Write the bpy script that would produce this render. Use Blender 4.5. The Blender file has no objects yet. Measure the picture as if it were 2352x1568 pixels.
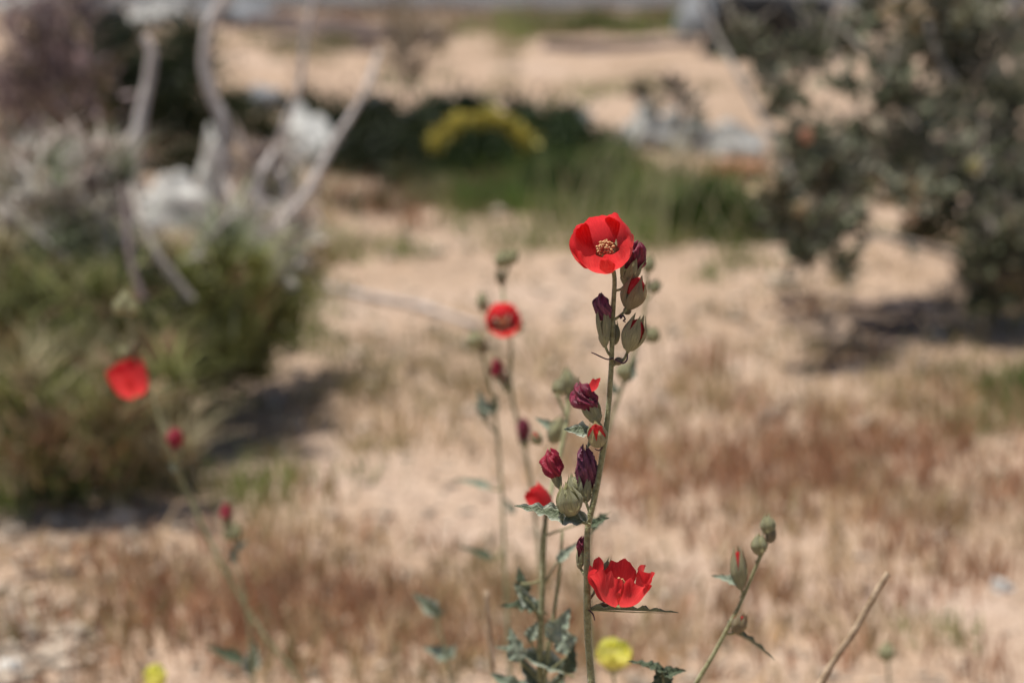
import bpy, math, random
import numpy as np
from mathutils import Vector, Matrix, Quaternion, noise as mnoise

random.seed(7)
RNG = np.random.default_rng(11)
SC = bpy.context.scene
COL = SC.collection

# ------------------------------------------------------------------ camera, world, sun, exposure
CAM_H, PITCH, LENS, FOCUS, FSTOP = 0.90, 13.0, 85.0, 1.10, 7.9
cd = bpy.data.cameras.new('camera')
cd.lens = LENS; cd.sensor_width = 36.0; cd.clip_start = 0.02; cd.clip_end = 3000
cd.dof.use_dof = True; cd.dof.focus_distance = FOCUS; cd.dof.aperture_fstop = FSTOP
cd.dof.aperture_blades = 0
cam = bpy.data.objects.new('camera', cd); COL.objects.link(cam)
cam.location = (0, 0, CAM_H); cam.rotation_euler = (math.radians(90 - PITCH), 0, 0)
SC.camera = cam

SUN_EL, SUN_AZ = math.radians(75), math.radians(-62)       # azimuth measured from +Y towards +X
SUN = Vector((math.sin(SUN_AZ) * math.cos(SUN_EL), math.cos(SUN_AZ) * math.cos(SUN_EL), math.sin(SUN_EL)))
w = bpy.data.worlds.new('World'); SC.world = w; w.use_nodes = True
nt = w.node_tree; bg = nt.nodes['Background']
sky = nt.nodes.new('ShaderNodeTexSky'); sky.sky_type = 'NISHITA'; sky.sun_disc = False
sky.sun_elevation = SUN_EL; sky.sun_rotation = SUN_AZ; sky.dust_density = 1.5
nt.links.new(sky.outputs[0], bg.inputs[0]); bg.inputs[1].default_value = 0.078
sd = bpy.data.lights.new('sun', 'SUN'); sd.energy = 5.0; sd.angle = math.radians(0.5); sd.color = (1.0, 0.95, 0.87)
so = bpy.data.objects.new('sun', sd); COL.objects.link(so)
so.rotation_euler = SUN.to_track_quat('Z', 'Y').to_euler(); so.location = (-3, 0, 6)
SC.view_settings.view_transform = 'Standard'; SC.view_settings.look = 'None'
SC.view_settings.exposure = 0.14; SC.view_settings.gamma = 1.0; SC.view_settings.use_curve_mapping = False
SC.cycles.max_bounces = 6; SC.cycles.transparent_max_bounces = 6; SC.cycles.sample_clamp_indirect = 6

# ------------------------------------------------------------------ measuring the place from the photograph
_p = math.radians(PITCH)
FWD = Vector((0, math.cos(_p), -math.sin(_p))); UP = Vector((0, math.sin(_p), math.cos(_p))); RIGHT = Vector((1, 0, 0))
FPX = LENS / 36.0 * 2352.0
def P(px, py, d):                       # point at depth d seen at (px, py) of the 2352 px wide photograph
    return Vector((0, 0, CAM_H)) + d * (FWD + RIGHT * ((px - 1176) / FPX) + UP * ((784 - py) / FPX))
def S(d): return d / FPX                # metres per photograph pixel at depth d
def V(r, u, t): return (RIGHT * r + UP * u - FWD * t).normalized()

def hash2(ix, iy, s):
    h = np.sin(ix * 127.1 + iy * 311.7 + s * 74.7) * 43758.5453
    return h - np.floor(h)
def vnoise(x, y, s=0):
    ix, iy = np.floor(x), np.floor(y); fx, fy = x - ix, y - iy
    fx = fx * fx * (3 - 2 * fx); fy = fy * fy * (3 - 2 * fy)
    a, b = hash2(ix, iy, s), hash2(ix + 1, iy, s); c, d = hash2(ix, iy + 1, s), hash2(ix + 1, iy + 1, s)
    return (a * (1 - fx) + b * fx) * (1 - fy) + (c * (1 - fx) + d * fx) * fy
def gz(x, y):
    x = np.asarray(x, float); y = np.asarray(y, float)
    fade = np.clip((9.6 - y) / 1.2, 0, 1) * np.clip((y + 3) / 1.0, 0, 1) * np.clip((7 - abs(x)) / 2, 0, 1)
    h = 0.050 * (vnoise(x * .9, y * .9, 1) - .5) + 0.022 * (vnoise(x * 4, y * 4, 2) - .5) + 0.010 * (vnoise(x * 13, y * 13, 3) - .5)
    return h * fade
def G(px, py):                          # the ground point seen at (px, py)
    r = FWD + RIGHT * ((px - 1176) / FPX) + UP * ((784 - py) / FPX)
    k = CAM_H / -r.z
    return Vector((r.x * k, r.y * k, float(gz(r.x * k, r.y * k))))

# ------------------------------------------------------------------ tagging and mesh helpers
def tag(o, label=None, cat=None, group=None, kind=None):
    if label: o['label'] = label
    if cat: o['category'] = cat
    if group: o['group'] = group
    if kind: o['kind'] = kind
    return o
def thing(name, loc, label, cat, group=None):
    o = bpy.data.objects.new(name, None); COL.objects.link(o); o.location = loc
    o.empty_display_size = 0.02
    return tag(o, label, cat, group)
def link(name, me, parent=None, loc=None, quat=None, scale=None):
    o = bpy.data.objects.new(name, me); COL.objects.link(o)
    if parent: o.parent = parent
    if loc is not None: o.location = loc
    if quat is not None: o.rotation_mode = 'QUATERNION'; o.rotation_quaternion = quat
    if scale is not None: o.scale = scale if hasattr(scale, '__len__') else (scale,) * 3
    return o
def mesh_tris(name, v, t, mats, tint=None, smooth=False, midx=None):
    me = bpy.data.meshes.new(name)
    v = np.asarray(v, np.float32); t = np.asarray(t, np.int32)
    me.vertices.add(len(v)); me.vertices.foreach_set('co', v.ravel())
    me.loops.add(len(t) * 3); me.loops.foreach_set('vertex_index', t.ravel())
    me.polygons.add(len(t)); me.polygons.foreach_set('loop_start', np.arange(0, len(t) * 3, 3, dtype=np.int32))
    for m in (mats if isinstance(mats, (list, tuple)) else [mats]): me.materials.append(m)
    if midx is not None: me.polygons.foreach_set('material_index', np.asarray(midx, np.int32))
    if smooth: me.polygons.foreach_set('use_smooth', np.ones(len(t), bool))
    if tint is not None:
        a = me.attributes.new('tint', 'FLOAT_COLOR', 'POINT')
        c = np.ones((len(v), 4), np.float32); c[:, :3] = tint; a.data.foreach_set('color', c.ravel())
    me.update(calc_edges=True); me.validate()
    return me
class MB:                                # collects tubes, sheets and blobs of one part
    def __init__(s): s.v = []; s.f = []; s.m = []; s.u = []
    def grid(s, pts, mat=0, uv=None, closed=False):
        n, m = len(pts), len(pts[0]); b = len(s.v)
        for i, r in enumerate(pts):
            for j, p in enumerate(r):
                s.v.append(tuple(p)); s.u.append(uv[i][j] if uv else (j / max(1, m - 1), i / max(1, n - 1)))
        for i in range(n - 1):
            for j in range(m if closed else m - 1):
                k = (j + 1) % m
                s.f.append((b + i * m + j, b + i * m + k, b + (i + 1) * m + k, b + (i + 1) * m + j)); s.m.append(mat)
    def tube(s, pts, rad, mat=0, sides=8, sub=3, wob=0.0):
        P_ = [Vector(p) for p in pts]; R_ = list(rad)
        if len(P_) > 2 and sub > 1:
            Q, RR = [], []
            for i in range(len(P_) - 1):
                a, b, c, d = P_[max(i - 1, 0)], P_[i], P_[i + 1], P_[min(i + 2, len(P_) - 1)]
                for k in range(sub):
                    t = k / sub
                    Q.append(0.5 * ((2 * b) + (c - a) * t + (2 * a - 5 * b + 4 * c - d) * t * t + (3 * b - a - 3 * c + d) * t ** 3))
                    RR.append(R_[i] * (1 - t) + R_[i + 1] * t)
            Q.append(P_[-1]); RR.append(R_[-1]); P_, R_ = Q, RR
        rows = []; n0 = None
        for i, p in enumerate(P_):
            d = (P_[min(i + 1, len(P_) - 1)] - P_[max(i - 1, 0)])
            d = d.normalized() if d.length > 0 else Vector((0, 0, 1))
            if n0 is None: n0 = d.orthogonal().normalized()
            n0 = (n0 - d * n0.dot(d)).normalized(); b = d.cross(n0)
            r = R_[i]
            rows.append([p + (n0 * math.cos(a) + b * math.sin(a)) * r * (1 + wob * mnoise.noise(p * 60 + Vector((a, 0, 0))))
                         for a in [2 * math.pi * k / sides for k in range(sides)]])
        s.grid(rows, mat, closed=True)
        b = len(s.v); s.v.append(tuple(P_[-1])); s.u.append((0, 1)); st = b - sides
        for k in range(sides): s.f.append((st + k, st + (k + 1) % sides, b)); s.m.append(mat)
        return P_, R_
    def blob(s, c, r, mat=0, seed=0, amp=0.3, n=6, m=8, freq=1.0):
        c = Vector(c); r = Vector(r) if hasattr(r, '__len__') else Vector((r, r, r)); rows = []
        for i in range(n + 1):
            th = math.pi * (0.02 + 0.96 * i / n)
            row = []
            for j in range(m):
                ph = 2 * math.pi * j / m
                d = Vector((math.sin(th) * math.cos(ph), math.sin(th) * math.sin(ph), math.cos(th)))
                k = 1 + amp * mnoise.noise(d * 1.7 * freq + Vector((seed, seed * 2.3, 0)))
                row.append(c + Vector((d.x * r.x, d.y * r.y, d.z * r.z)) * k)
            rows.append(row)
        s.grid(rows, mat, closed=True)
    def mesh(s, name, mats, smooth=True, off=None):
        me = bpy.data.meshes.new(name)
        vs = s.v if off is None else [(x - off[0], y - off[1], z - off[2]) for x, y, z in s.v]
        me.from_pydata(vs, [], s.f)
        for m in (mats if isinstance(mats, (list, tuple)) else [mats]): me.materials.append(m)
        me.polygons.foreach_set('material_index', s.m)
        if smooth: me.polygons.foreach_set('use_smooth', [True] * len(s.f))
        uv = me.uv_layers.new(name='uv'); idx = [l.vertex_index for l in me.loops]
        uv.data.foreach_set('uv', [c for i in idx for c in s.u[i]])
        me.update(); return me

# ------------------------------------------------------------------ materials
def mat(name, c1, c2=None, scale=40, rough=0.7, spec=0.3, trans=0.0, tcol=None, tint=False, sheen=0.0, bump=0.0,
        bscale=None, uvedge=None, uvbase=None, stretch=None, lo=0.35, hi=0.65, detail=4):
    m = bpy.data.materials.new(name); m.use_nodes = True; t = m.node_tree; L = t.links.new
    b = t.nodes['Principled BSDF']; out = t.nodes['Material Output']
    b.inputs['Roughness'].default_value = rough; b.inputs['Specular IOR Level'].default_value = spec
    if sheen: b.inputs['Sheen Weight'].default_value = sheen; b.inputs['Sheen Roughness'].default_value = 0.5; b.inputs['Sheen Tint'].default_value = (0.9, 0.92, 0.8, 1)
    tc = t.nodes.new('ShaderNodeTexCoord'); src = tc.outputs['UV'] if stretch else tc.outputs['Object']
    if stretch:
        mp = t.nodes.new('ShaderNodeMapping'); mp.inputs['Scale'].default_value = stretch; L(src, mp.inputs[0]); src = mp.outputs[0]
    nz = t.nodes.new('ShaderNodeTexNoise'); nz.inputs['Scale'].default_value = scale; nz.inputs['Detail'].default_value = detail; L(src, nz.inputs['Vector'])
    rmp = t.nodes.new('ShaderNodeValToRGB'); e = rmp.color_ramp.elements
    e[0].position, e[1].position = lo, hi; e[0].color = (*c1, 1); e[1].color = (*(c2 or c1), 1)
    L(nz.outputs['Fac'], rmp.inputs[0]); colr = rmp.outputs[0]
    if tint:
        at = t.nodes.new('ShaderNodeAttribute'); at.attribute_name = 'tint'
        mx = t.nodes.new('ShaderNodeMix'); mx.data_type = 'RGBA'; mx.blend_type = 'MULTIPLY'; mx.inputs[0].default_value = 1
        L(colr, mx.inputs[6]); L(at.outputs['Color'], mx.inputs[7]); colr = mx.outputs[2]
    if uvedge or uvbase:
        sp = t.nodes.new('ShaderNodeSeparateXYZ'); L(tc.outputs['UV'], sp.inputs[0])
    if uvedge:                            # pale felted margin, u = 0 and 1
        a = t.nodes.new('ShaderNodeMath'); a.operation = 'SUBTRACT'; L(sp.outputs[0], a.inputs[0]); a.inputs[1].default_value = .5
        c = t.nodes.new('ShaderNodeMath'); c.operation = 'ABSOLUTE'; L(a.outputs[0], c.inputs[0])
        mr = t.nodes.new('ShaderNodeMapRange'); mr.inputs[1].default_value = uvedge[1]; mr.inputs[2].default_value = .5; L(c.outputs[0], mr.inputs[0])
        mx = t.nodes.new('ShaderNodeMix'); mx.data_type = 'RGBA'; L(mr.outputs[0], mx.inputs[0]); L(colr, mx.inputs[6]); mx.inputs[7].default_value = (*uvedge[0], 1); colr = mx.outputs[2]
    if uvbase:                            # pigment that changes towards the claw of a petal, v = 0
        mr = t.nodes.new('ShaderNodeMapRange'); mr.inputs[1].default_value = uvbase[1]; mr.inputs[2].default_value = 0.0; L(sp.outputs[1], mr.inputs[0])
        mx = t.nodes.new('ShaderNodeMix'); mx.data_type = 'RGBA'; L(mr.outputs[0], mx.inputs[0]); L(colr, mx.inputs[6]); mx.inputs[7].default_value = (*uvbase[0], 1); colr = mx.outputs[2]
    L(colr, b.inputs['Base Color'])
    if bump:
        bn = t.nodes.new('ShaderNodeTexNoise'); bn.inputs['Scale'].default_value = bscale or scale * 3; bn.inputs['Detail'].default_value = 3; L(src, bn.inputs['Vector'])
        bp = t.nodes.new('ShaderNodeBump'); bp.inputs['Strength'].default_value = bump; bp.inputs['Distance'].default_value = 0.002
        L(bn.outputs['Fac'], bp.inputs['Height']); L(bp.outputs[0], b.inputs['Normal'])
    if trans:
        tr = t.nodes.new('ShaderNodeBsdfTranslucent'); ms = t.nodes.new('ShaderNodeMixShader'); ms.inputs[0].default_value = trans
        if tcol: tr.inputs[0].default_value = (*tcol, 1)
        else: L(colr, tr.inputs[0])
        L(b.outputs[0], ms.inputs[1]); L(tr.outputs[0], ms.inputs[2]); L(ms.outputs[0], out.inputs[0])
    return m
M = {}
M['petal'] = mat('red_petal', (.66, .018, .022), (.93, .085, .085), 3, .36, .5, .48, (.90, .05, .06), bump=1.0, bscale=4, stretch=(9, 1.6, 1), uvbase=((.66, .13, .14), .85))
M['wilt'] = mat('wilted_petal', (.08, .005, .018), (.30, .018, .06), 2.2, .38, .5, .12, bump=.5, bscale=9, stretch=(9, 1, 1))
M['wilt_red'] = mat('wilting_crimson_petal', (.30, .010, .028), (.46, .022, .06), 2.2, .42, .5, .2, bump=.5, bscale=9, stretch=(9, 1, 1))
M['wilt_purple'] = mat('dried_purple_petal', (.075, .008, .028), (.27, .07, .13), 2.2, .45, .5, .1, bump=.5, bscale=9, stretch=(9, 1, 1))
M['sepal'] = mat('fuzzy_sepal', (.34, .32, .12), (.76, .74, .40), 3, .8, .15, .28, sheen=.6, bump=.9, bscale=9, stretch=(7, 1.2, 1), lo=.3, hi=.7, uvedge=((.55, .50, .28), .34))
M['sepal_brown'] = mat('browning_sepal', (.30, .19, .08), (.58, .48, .25), 3, .8, .15, .28, sheen=.5, bump=.9, bscale=9, stretch=(7, 1.2, 1), lo=.3, hi=.7, uvedge=((.36, .32, .17), .36))
M['stem'] = mat('green_stem', (.19, .17, .07), (.33, .33, .17), 420, .75, .2, sheen=.5, bump=.5, bscale=900)
M['stem_brown'] = mat('dry_stem', (.22, .15, .09), (.34, .25, .16), 200, .85, .15, bump=.6)
M['hair'] = mat('stem_hair', (.55, .55, .42), None, 10, .8, .1, .3)
M['leaf'] = mat('grey_green_leaf', (.09, .115, .06), (.22, .25, .165), 320, .8, .15, .12, sheen=.35, bump=.9, bscale=900, uvedge=((.52, .56, .46), .24))
M['leaf_dark'] = mat('dark_green_leaf', (.05, .07, .034), (.11, .135, .078), 260, .75, .2, .08, sheen=.2, bump=.8, bscale=900, uvedge=((.16, .19, .14), .4))
M['leaf_pale'] = mat('pale_teal_leaf', (.19, .235, .165), (.33, .375, .29), 200, .8, .15, .15, sheen=.3, bump=.6, bscale=700)
M['anther'] = mat('anther_pollen', (.58, .30, .12), (.80, .60, .34), 1500, .8, .1, .1)
M['filament'] = mat('stamen_filament', (.72, .16, .12), (.82, .50, .36), 900, .6, .2, .3)
M['curl'] = mat('dried_stipule', (.035, .015, .03), (.10, .05, .06), 300, .6, .3)
M['yellow'] = mat('yellow_floret', (.88, .84, .18), (.95, .93, .38), 300, .6, .2, .45)
M['straw'] = mat('straw_stalk', (.30, .21, .13), (.50, .38, .26), 120, .8, .2, bump=.5)

# ------------------------------------------------------------------ flower, bud, leaf shapes (local +Z along the axis, unit metres)
def smoothn(x, y, z): return mnoise.noise(Vector((x, y, z)))
def petal_mesh(R, H, half=50, seed=0, ruffle=.10, closed=1.0, notch=0.06, curl=.0, rimvar=.1, nu=17, nv=15, droop=0.0):
    mb = MB(); rows = []
    for i in range(nv):
        v = i / (nv - 1); row = []
        for j in range(nu):
            u = -1 + 2 * j / (nu - 1)
            vm = (1 - 0.12 * abs(u) ** 2 - .14 * abs(u) ** 7 + .03 * smoothn(u * 7, seed * 2, 1) - notch * math.exp(-(u * 5) ** 2)) * (1 + rimvar * smoothn(u * 1.3, seed * 3.1, 5))
            vv = v * vm
            prof = math.sin(min(vv, 1.25) * math.pi * 0.5 * closed) ** 0.50
            r = R * (0.05 + 0.95 * prof); z = H * (vv ** 1.5) 
            hw = math.radians(half) * (0.40 + 0.60 * math.sin(min(vv, 1) * math.pi * .5)) 
            a = u * hw
            rim = max(0, (vv - .45) / .55) ** 1.5
            rr = r + R * .045 * u + R * ruffle * rim * (smoothn(u * 2.2 + seed, vv * 2, seed * 7.7) * 1.5 + .35 * math.sin(u * 7 + seed * 2)) - R * curl * max(0, vv - .75) * 2
            rr += R * .02 * math.cos(u * 9 + seed) * vv + R * .05 * rim * smoothn(u * 6, vv * 5, seed * 4)
            zz = z + H * ruffle * .7 * rim * smoothn(u * 2.5, seed * 1.7, 3.3) - H * droop * max(0, vv - .6) ** 2
            row.append((rr * math.cos(a), rr * math.sin(a), zz))
        rows.append(row)
    mb.grid(rows, 0)
    return mb.mesh('petal', M['petal'])
def sepal_mesh(W, L, open_=0.0, material='sepal', seed=0, nu=7, nv=10):
    mb = MB(); rows = []
    for i in range(nv):
        v = i / (nv - 1); row = []
        wid = 1.08 * (1 - v ** 2.4) if v > .35 else 1.08 * (1 - .35 ** 2.4)
        prof = math.sin(math.pi * (0.10 + 0.88 * v) ** 0.85) * (1 - open_) + open_ * (math.sin(math.pi * .5 * min(1, .15 + v)) + .15 * v)
        for j in range(nu):
            u = -1 + 2 * j / (nu - 1)
            a = u * math.radians(38) * wid
            r = W * .5 * (prof + .10 * (1 - abs(u)) ** 1.5 * math.sin(math.pi * v) + .05 * smoothn(u * 2 + seed, v * 3, seed * 2))
            rr = max(r, W * .02) + W * .02 + W * .10 * max(0, v - .78) / .22 * (1 + math.sin(seed))
            row.append((rr * math.cos(a), rr * math.sin(a), L * v * (1 + .03 * smoothn(seed, u, v))))
        rows.append(row)
    mb.grid(rows, 0)
    return mb.mesh('sepal', M[material])
SEPALS = {}
def get_sepal(k, open_, material):
    key = (k, open_, material)
    if key not in SEPALS: SEPALS[key] = sepal_mesh(1, 1, open_, material, k * 3.3)
    return SEPALS[key]
def bud_body(W, L, open_):               # receptacle and ovary inside the sepals
    mb = MB(); rows = []
    for i in range(9):
        v = i / 8; r = W * .5 * (math.sin(math.pi * (0.08 + .84 * v)) * .86) * (1 if v < .5 else 1 - .25 * open_)
        rows.append([(r * math.cos(a), r * math.sin(a), L * (-.04 + (.62 if open_ else .86) * v)) for a in [2 * math.pi * k / 10 for k in range(10)]])
    mb.grid(rows, 0, closed=True); return mb
BODY = {}
def rolled_petal(W, L, z0, z1, twist=2.0, n=14, m=16, fat=.5, seed=0):
    mb = MB(); rows = []
    for i in range(n):
        v = i / (n - 1)
        r = W * .5 * fat * (math.sin(math.pi * (.12 + .86 * v)) ** .7)
        rows.append([(r * (1 + .16 * math.cos(5 * (a + twist * v))) * math.cos(a), r * (1 + .16 * math.cos(5 * (a + twist * v))) * math.sin(a), L * (z0 + (z1 - z0) * v)) for a in [2 * math.pi * k / m for k in range(m)]])
    mb.grid(rows, 0, closed=True); return mb
def crumple(W, L, seed=0, n=34, m=44, slim=0.35, lobes=5):
    """withered corolla: folded, twisted and knotted petals drawn together"""
    mb = MB(); rows = []
    for i in range(n):
        v = i / (n - 1)
        base = W * .5 * (slim + (1 - slim) * math.sin(math.pi * min(1, v * .95 + .02)) ** .8) * (1 if v < .8 else math.cos((v - .8) / .2 * 1.45) ** .6)
        row = []
        for k in range(m):
            a = 2 * math.pi * k / m
            tw = a + 1.6 * v + seed
            fold = 1 + .34 * abs(math.cos(lobes * .5 * tw)) ** .7 - .20 + .26 * mnoise.noise(Vector((math.cos(a) * 1.6, math.sin(a) * 1.6, v * 2.2 + seed)))
            rid = 1 - abs(mnoise.noise(Vector((math.cos(tw) * 2.6, math.sin(tw) * 2.6, v * 1.3 + seed * 5)))) * 2.0
            r = base * fold * (.72 + .38 * rid)
            zz = L * (v + .11 * v * mnoise.noise(Vector((math.cos(a) * 2.4, math.sin(a) * 2.4, seed * 3))) + (.12 * math.cos(lobes * tw) + .08 * math.cos(2 * a + seed)) * max(0, v - .4) * 1.6)
            row.append((r * math.cos(a) + W * .10 * math.sin(v * 5 + seed), r * math.sin(a) + W * .08 * math.cos(v * 4 + seed), zz))
        rows.append(row)
    mb.grid(rows, 0, closed=True)
    return mb
def axis_quat(d, roll=0.0):
    return Vector(d).to_track_quat('Z', 'Y') @ Quaternion((0, 0, 1), roll)
def calyx(name, root, base, d, W, L, open_, material, roll=0.0, label=None, nsep=5):
    key = (round(open_, 1), material)
    if key not in BODY: BODY[key] = bud_body(1, 1, open_).mesh('receptacle', M[material])
    o = link(name, BODY[key], root, base - root.location, axis_quat(d, roll), (W, W, L))
    if label: o['label'] = label
    for k in range(nsep):
        link('sepal', get_sepal(k, open_, material), o, (0, 0, 0), Quaternion((0, 0, 1), 2 * math.pi * k / 5 + .2 * (k % 2)))
    return o
def bud(root, b, t, d, wpx, material='sepal', red=0.0, roll=0.0, dd=0.0, redmat='petal', label=None):
    """closed or opening bud; b, t = pixels of its base and tip"""
    B, T = P(*b, d), P(*t, d - dd); L = (T - B).length; W = wpx * S(d)
    o = calyx('flower_bud', root, B, T - B, W, L, 0.25 if red else 0.0, material, roll, label)
    if red:
        q = rolled_petal(W, 1, .25, .80 + red, 1.2, fat=.80, seed=roll).mesh('petal', M[redmat])
        link('petal', q, o, (0, 0, 0), None, (1 / W, 1 / W, 1))
        for v in q.vertices: pass
    return o
def wilted(root, b, t, d, wpx, calyx_w=None, material='wilt', sep='sepal', frac=.5, roll=0.0, seed=1.0, slim=.35, dd=0.0, label=None):
    """withered flower: a calyx holding knotted petals; b = foot of the calyx, t = top of the petals"""
    B, T = P(*b, d), P(*t, d - dd); Lt = (T - B).length; dirn = (T - B).normalized()
    cw = (calyx_w or wpx * .9) * S(d); Lc = Lt * (frac + .18); W = wpx * S(d)
    o = calyx('withered_flower', root, B, dirn, cw, Lc, 0.7, sep, roll, label)
    me = crumple(W, Lt * (1 - frac * .75), seed, slim=slim).mesh('petal', M[material])
    link('petal', me, o, (0, 0, Lt * frac * .75 / Lc), None, (1 / cw, 1 / cw, 1 / Lc))
    return o
def stamen(R, L, n=60, seed=0):
    rn = random.Random(seed); mb = MB()
    mb.tube([(0, 0, 0), (0, 0, L * .4), (.0002, 0, L * .8)], [R * .22, R * .14, R * .10], 1, 7)
    for i in range(n):
        f = (i + .5) / n; a = i * 2.39996 + rn.uniform(-.4, .4); z = L * (.50 + .50 * f)
        rr = R * (math.sin(math.pi * (.30 + .62 * f)) * .95) * rn.uniform(.55, 1.05)
        p = Vector((rr * math.cos(a), rr * math.sin(a), z + rn.uniform(-.03, .04) * L))
        mb.tube([(0, 0, L * (.36 + .42 * f)), p * .55 + Vector((0, 0, z * .45 - .0004)), p], [R * .035] * 3, 1, 4, 2)
        mb.blob(p, Vector((R * .15, R * .15, R * .11)) * rn.uniform(.8, 1.3), 0, i, .4, 4, 6)
    return mb.mesh('stamen_column', [M['anther'], M['filament']])
def flower(root, base, axis, R, H, roll=0.0, seed=0, open_=.95, half=52, ruffle=.10, anther=True, sep=True, label=None, var=None, curl=0.0, notch=.06, rimvar=.1, sepal_len=.55, lo=False):
    key = ('fl', 'sepal')
    if key not in BODY: BODY[key] = bud_body(1, 1, 1).mesh('receptacle', M['sepal'])
    q = axis_quat(axis, roll); f = link('flower', BODY[key], root, base - root.location, q, (R * .75, R * .75, H * .30))
    if label: f['label'] = label
    inv = (1 / (R * .75), 1 / (R * .75), 1 / (H * .30))
    for k in range(5):
        s_ = (var[k] if var else 1.0)
        me = petal_mesh(R * (.94 + .06 * s_), H * s_, half, seed + k * 1.37, ruffle, open_, notch, curl, rimvar, *((9, 8) if lo else (27, 21)))
        me.transform(Matrix.Rotation(2 * math.pi * k / 5 + .09 * math.sin(k * 5 + seed), 4, 'Z'))
        link('petal', me, f, (0, 0, .25), None, inv)
    st = stamen(R * .30, H * .66, 26 if lo else 64, seed); link('stamen_column', st, f, (0, 0, .25), None, inv)
    if sep:
        for k in range(5):
            me = get_sepal(k, .7, 'sepal')
            link('sepal', me, f, (0, 0, 0), Quaternion((0, 0, 1), 2 * math.pi * k / 5 + .6), (1.12, 1.12, 1 / .30 * sepal_len))
    return f
def leaf_mesh(L, W, seed=0, fold=.5, wave=.18, lobes=9, droop=.15, nu=11, nv=26, material='leaf', petiole=.12):
    mb = MB(); rows = []; uv = []
    for i in range(nv):
        v = i / (nv - 1)
        env = (math.sin(math.pi * (v ** .62)) ** .75 if 0 < v < 1 else 0) * (1 - .35 * v)
        row = []; ur = []
        for j in range(nu):
            u = -1 + 2 * j / (nu - 1)
            tooth = 1 + (.16 * abs(math.sin(v * lobes * math.pi * .5 + (0 if u > 0 else .8) + seed)) + .30 * math.exp(-((v - .30) / .13) ** 2) + .12 * smoothn(v * 5, seed, u) - .12) * abs(u)
            wv = wave * W * .55 * abs(u) ** 1.6 * (math.sin(v * lobes * math.pi + seed + (1.1 if u > 0 else 0) + 2 * smoothn(v * 3, seed, 1)) + 1.2 * smoothn(v * 9, u * 2, seed)) * min(1, env * 1.6)
            x = W * .5 * u * env * tooth * math.cos(fold)
            z = W * .5 * abs(u) * env * math.sin(fold) + wv - droop * L * v * v + .02 * W * math.cos(u * 12)
            row.append((x, L * v, z)); ur.append((.5 + .5 * u, v))
        rows.append(row); uv.append(ur)
    mb.grid(rows, 0, uv)
    if petiole: mb.tube([(0, -L * petiole, 0), (0, 0, 0), (0, L * .5, -.05 * W - droop * L * .25), (0, L * .9, -.03 * W - droop * L * .81)], [W * .05, W * .045, W * .025, W * .01], 1, 6)
    return mb.mesh('leaf', [M[material], M['stem']])
def leaf(root, b, t, d, wpx, nrm=(0, 1, 0), dd=0.0, **k):
    """leaf from its foot b to its tip t; nrm = the upper side in (right, up, towards the viewer)"""
    B, T = P(*b, d), P(*t, d - dd); y = (T - B); L = y.length; y.normalize(); n = V(*nrm)
    x = y.cross(n).normalized(); z = x.cross(y)
    q = Matrix((x, y, z)).transposed().to_quaternion()
    return link('leaf', leaf_mesh(L, wpx * S(d), **k), root, B - root.location, q)
def stems(root, paths, material='stem', hair=0, wob=.22, name='stem', sides=8, bracts=None):
    """paths: (list of (px, py, depth), width in px at foot, at top)"""
    mb = MB(); all_ = []
    for pts, w0, w1 in paths:
        Q = [P(*p[:2], p[2]) if len(p) == 3 and not isinstance(p, Vector) else Vector(p) for p in pts]
        n = len(Q); dref = pts[-1][2] if not isinstance(pts[-1], Vector) else 1.2
        rad = [S(dref) * .5 * (w0 + (w1 - w0) * i / (n - 1)) for i in range(n)]
        all_.append(mb.tube(Q, rad, 0, sides, 4, wob))
    if hair:
        rn = random.Random(4)
        for Q, Rr in all_:
            for i in range(len(Q) - 1):
                seg = (Q[i + 1] - Q[i]); nh = int(hair * seg.length * 1000)
                if (Q[i].z < .40): nh = 0
                for _ in range(nh):
                    c = Q[i] + seg * rn.random(); a = seg.normalized(); o = a.orthogonal().normalized()
                    o.rotate(Quaternion(a, rn.uniform(0, 6.28))); s2 = a.cross(o) * .00005
                    b0 = c + o * Rr[i] * .9; tp = c + o * (Rr[i] + rn.uniform(.0003, .0008)) + a * rn.uniform(-.0004, .0004)
                    k = len(mb.v); mb.v += [tuple(b0 - s2), tuple(b0 + s2), tuple(tp)]; mb.u += [(0, 0)] * 3; mb.f.append((k, k + 1, k + 2)); mb.m.append(1)
    return link(name, mb.mesh(name, [M[material], M['hair']], off=root.location), root)
def plant(name, foot, label, cat, group=None):
    return thing(name, Vector((foot[0], foot[1], float(gz(foot[0], foot[1])))), label, cat, group)
def below(px, py, d, dx=0, dy=0):        # the point on the ground under a stem that leaves the picture
    p = P(px, py, d); x, y = p.x + dx, p.y + dy
    return Vector((x, y, float(gz(x, y)) - .004))

#--SETTING--
# ------------------------------------------------------------------ ground and road
def axis(a, b, step, far):
    core = np.arange(a, b + 1e-6, step); k = np.cumsum(step * 1.35 ** np.arange(1, 30)); k = k[k < far]
    return np.concatenate([(a - k)[::-1], core, b + k])
xs, ys = axis(-2.6, 2.6, .024, 900), axis(1.6, 10.2, .03, 900)
X, Y = np.meshgrid(xs, ys); Z = gz(X, Y)
near = np.clip((9.6 - Y) / 2, 0, 1) * (abs(X) < 2.7)
Z = Z + near * .0035 * (vnoise(X * 55, Y * 55, 9) - .5)
nx, ny = len(xs), len(ys); idx = np.arange(nx * ny).reshape(ny, nx)
a, b, c, d = idx[:-1, :-1].ravel(), idx[:-1, 1:].ravel(), idx[1:, 1:].ravel(), idx[1:, :-1].ravel()
gv = np.stack([X.ravel(), Y.ravel(), Z.ravel()], 1); gt = np.concatenate([np.stack([a, b, c], 1), np.stack([a, c, d], 1)])
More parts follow.
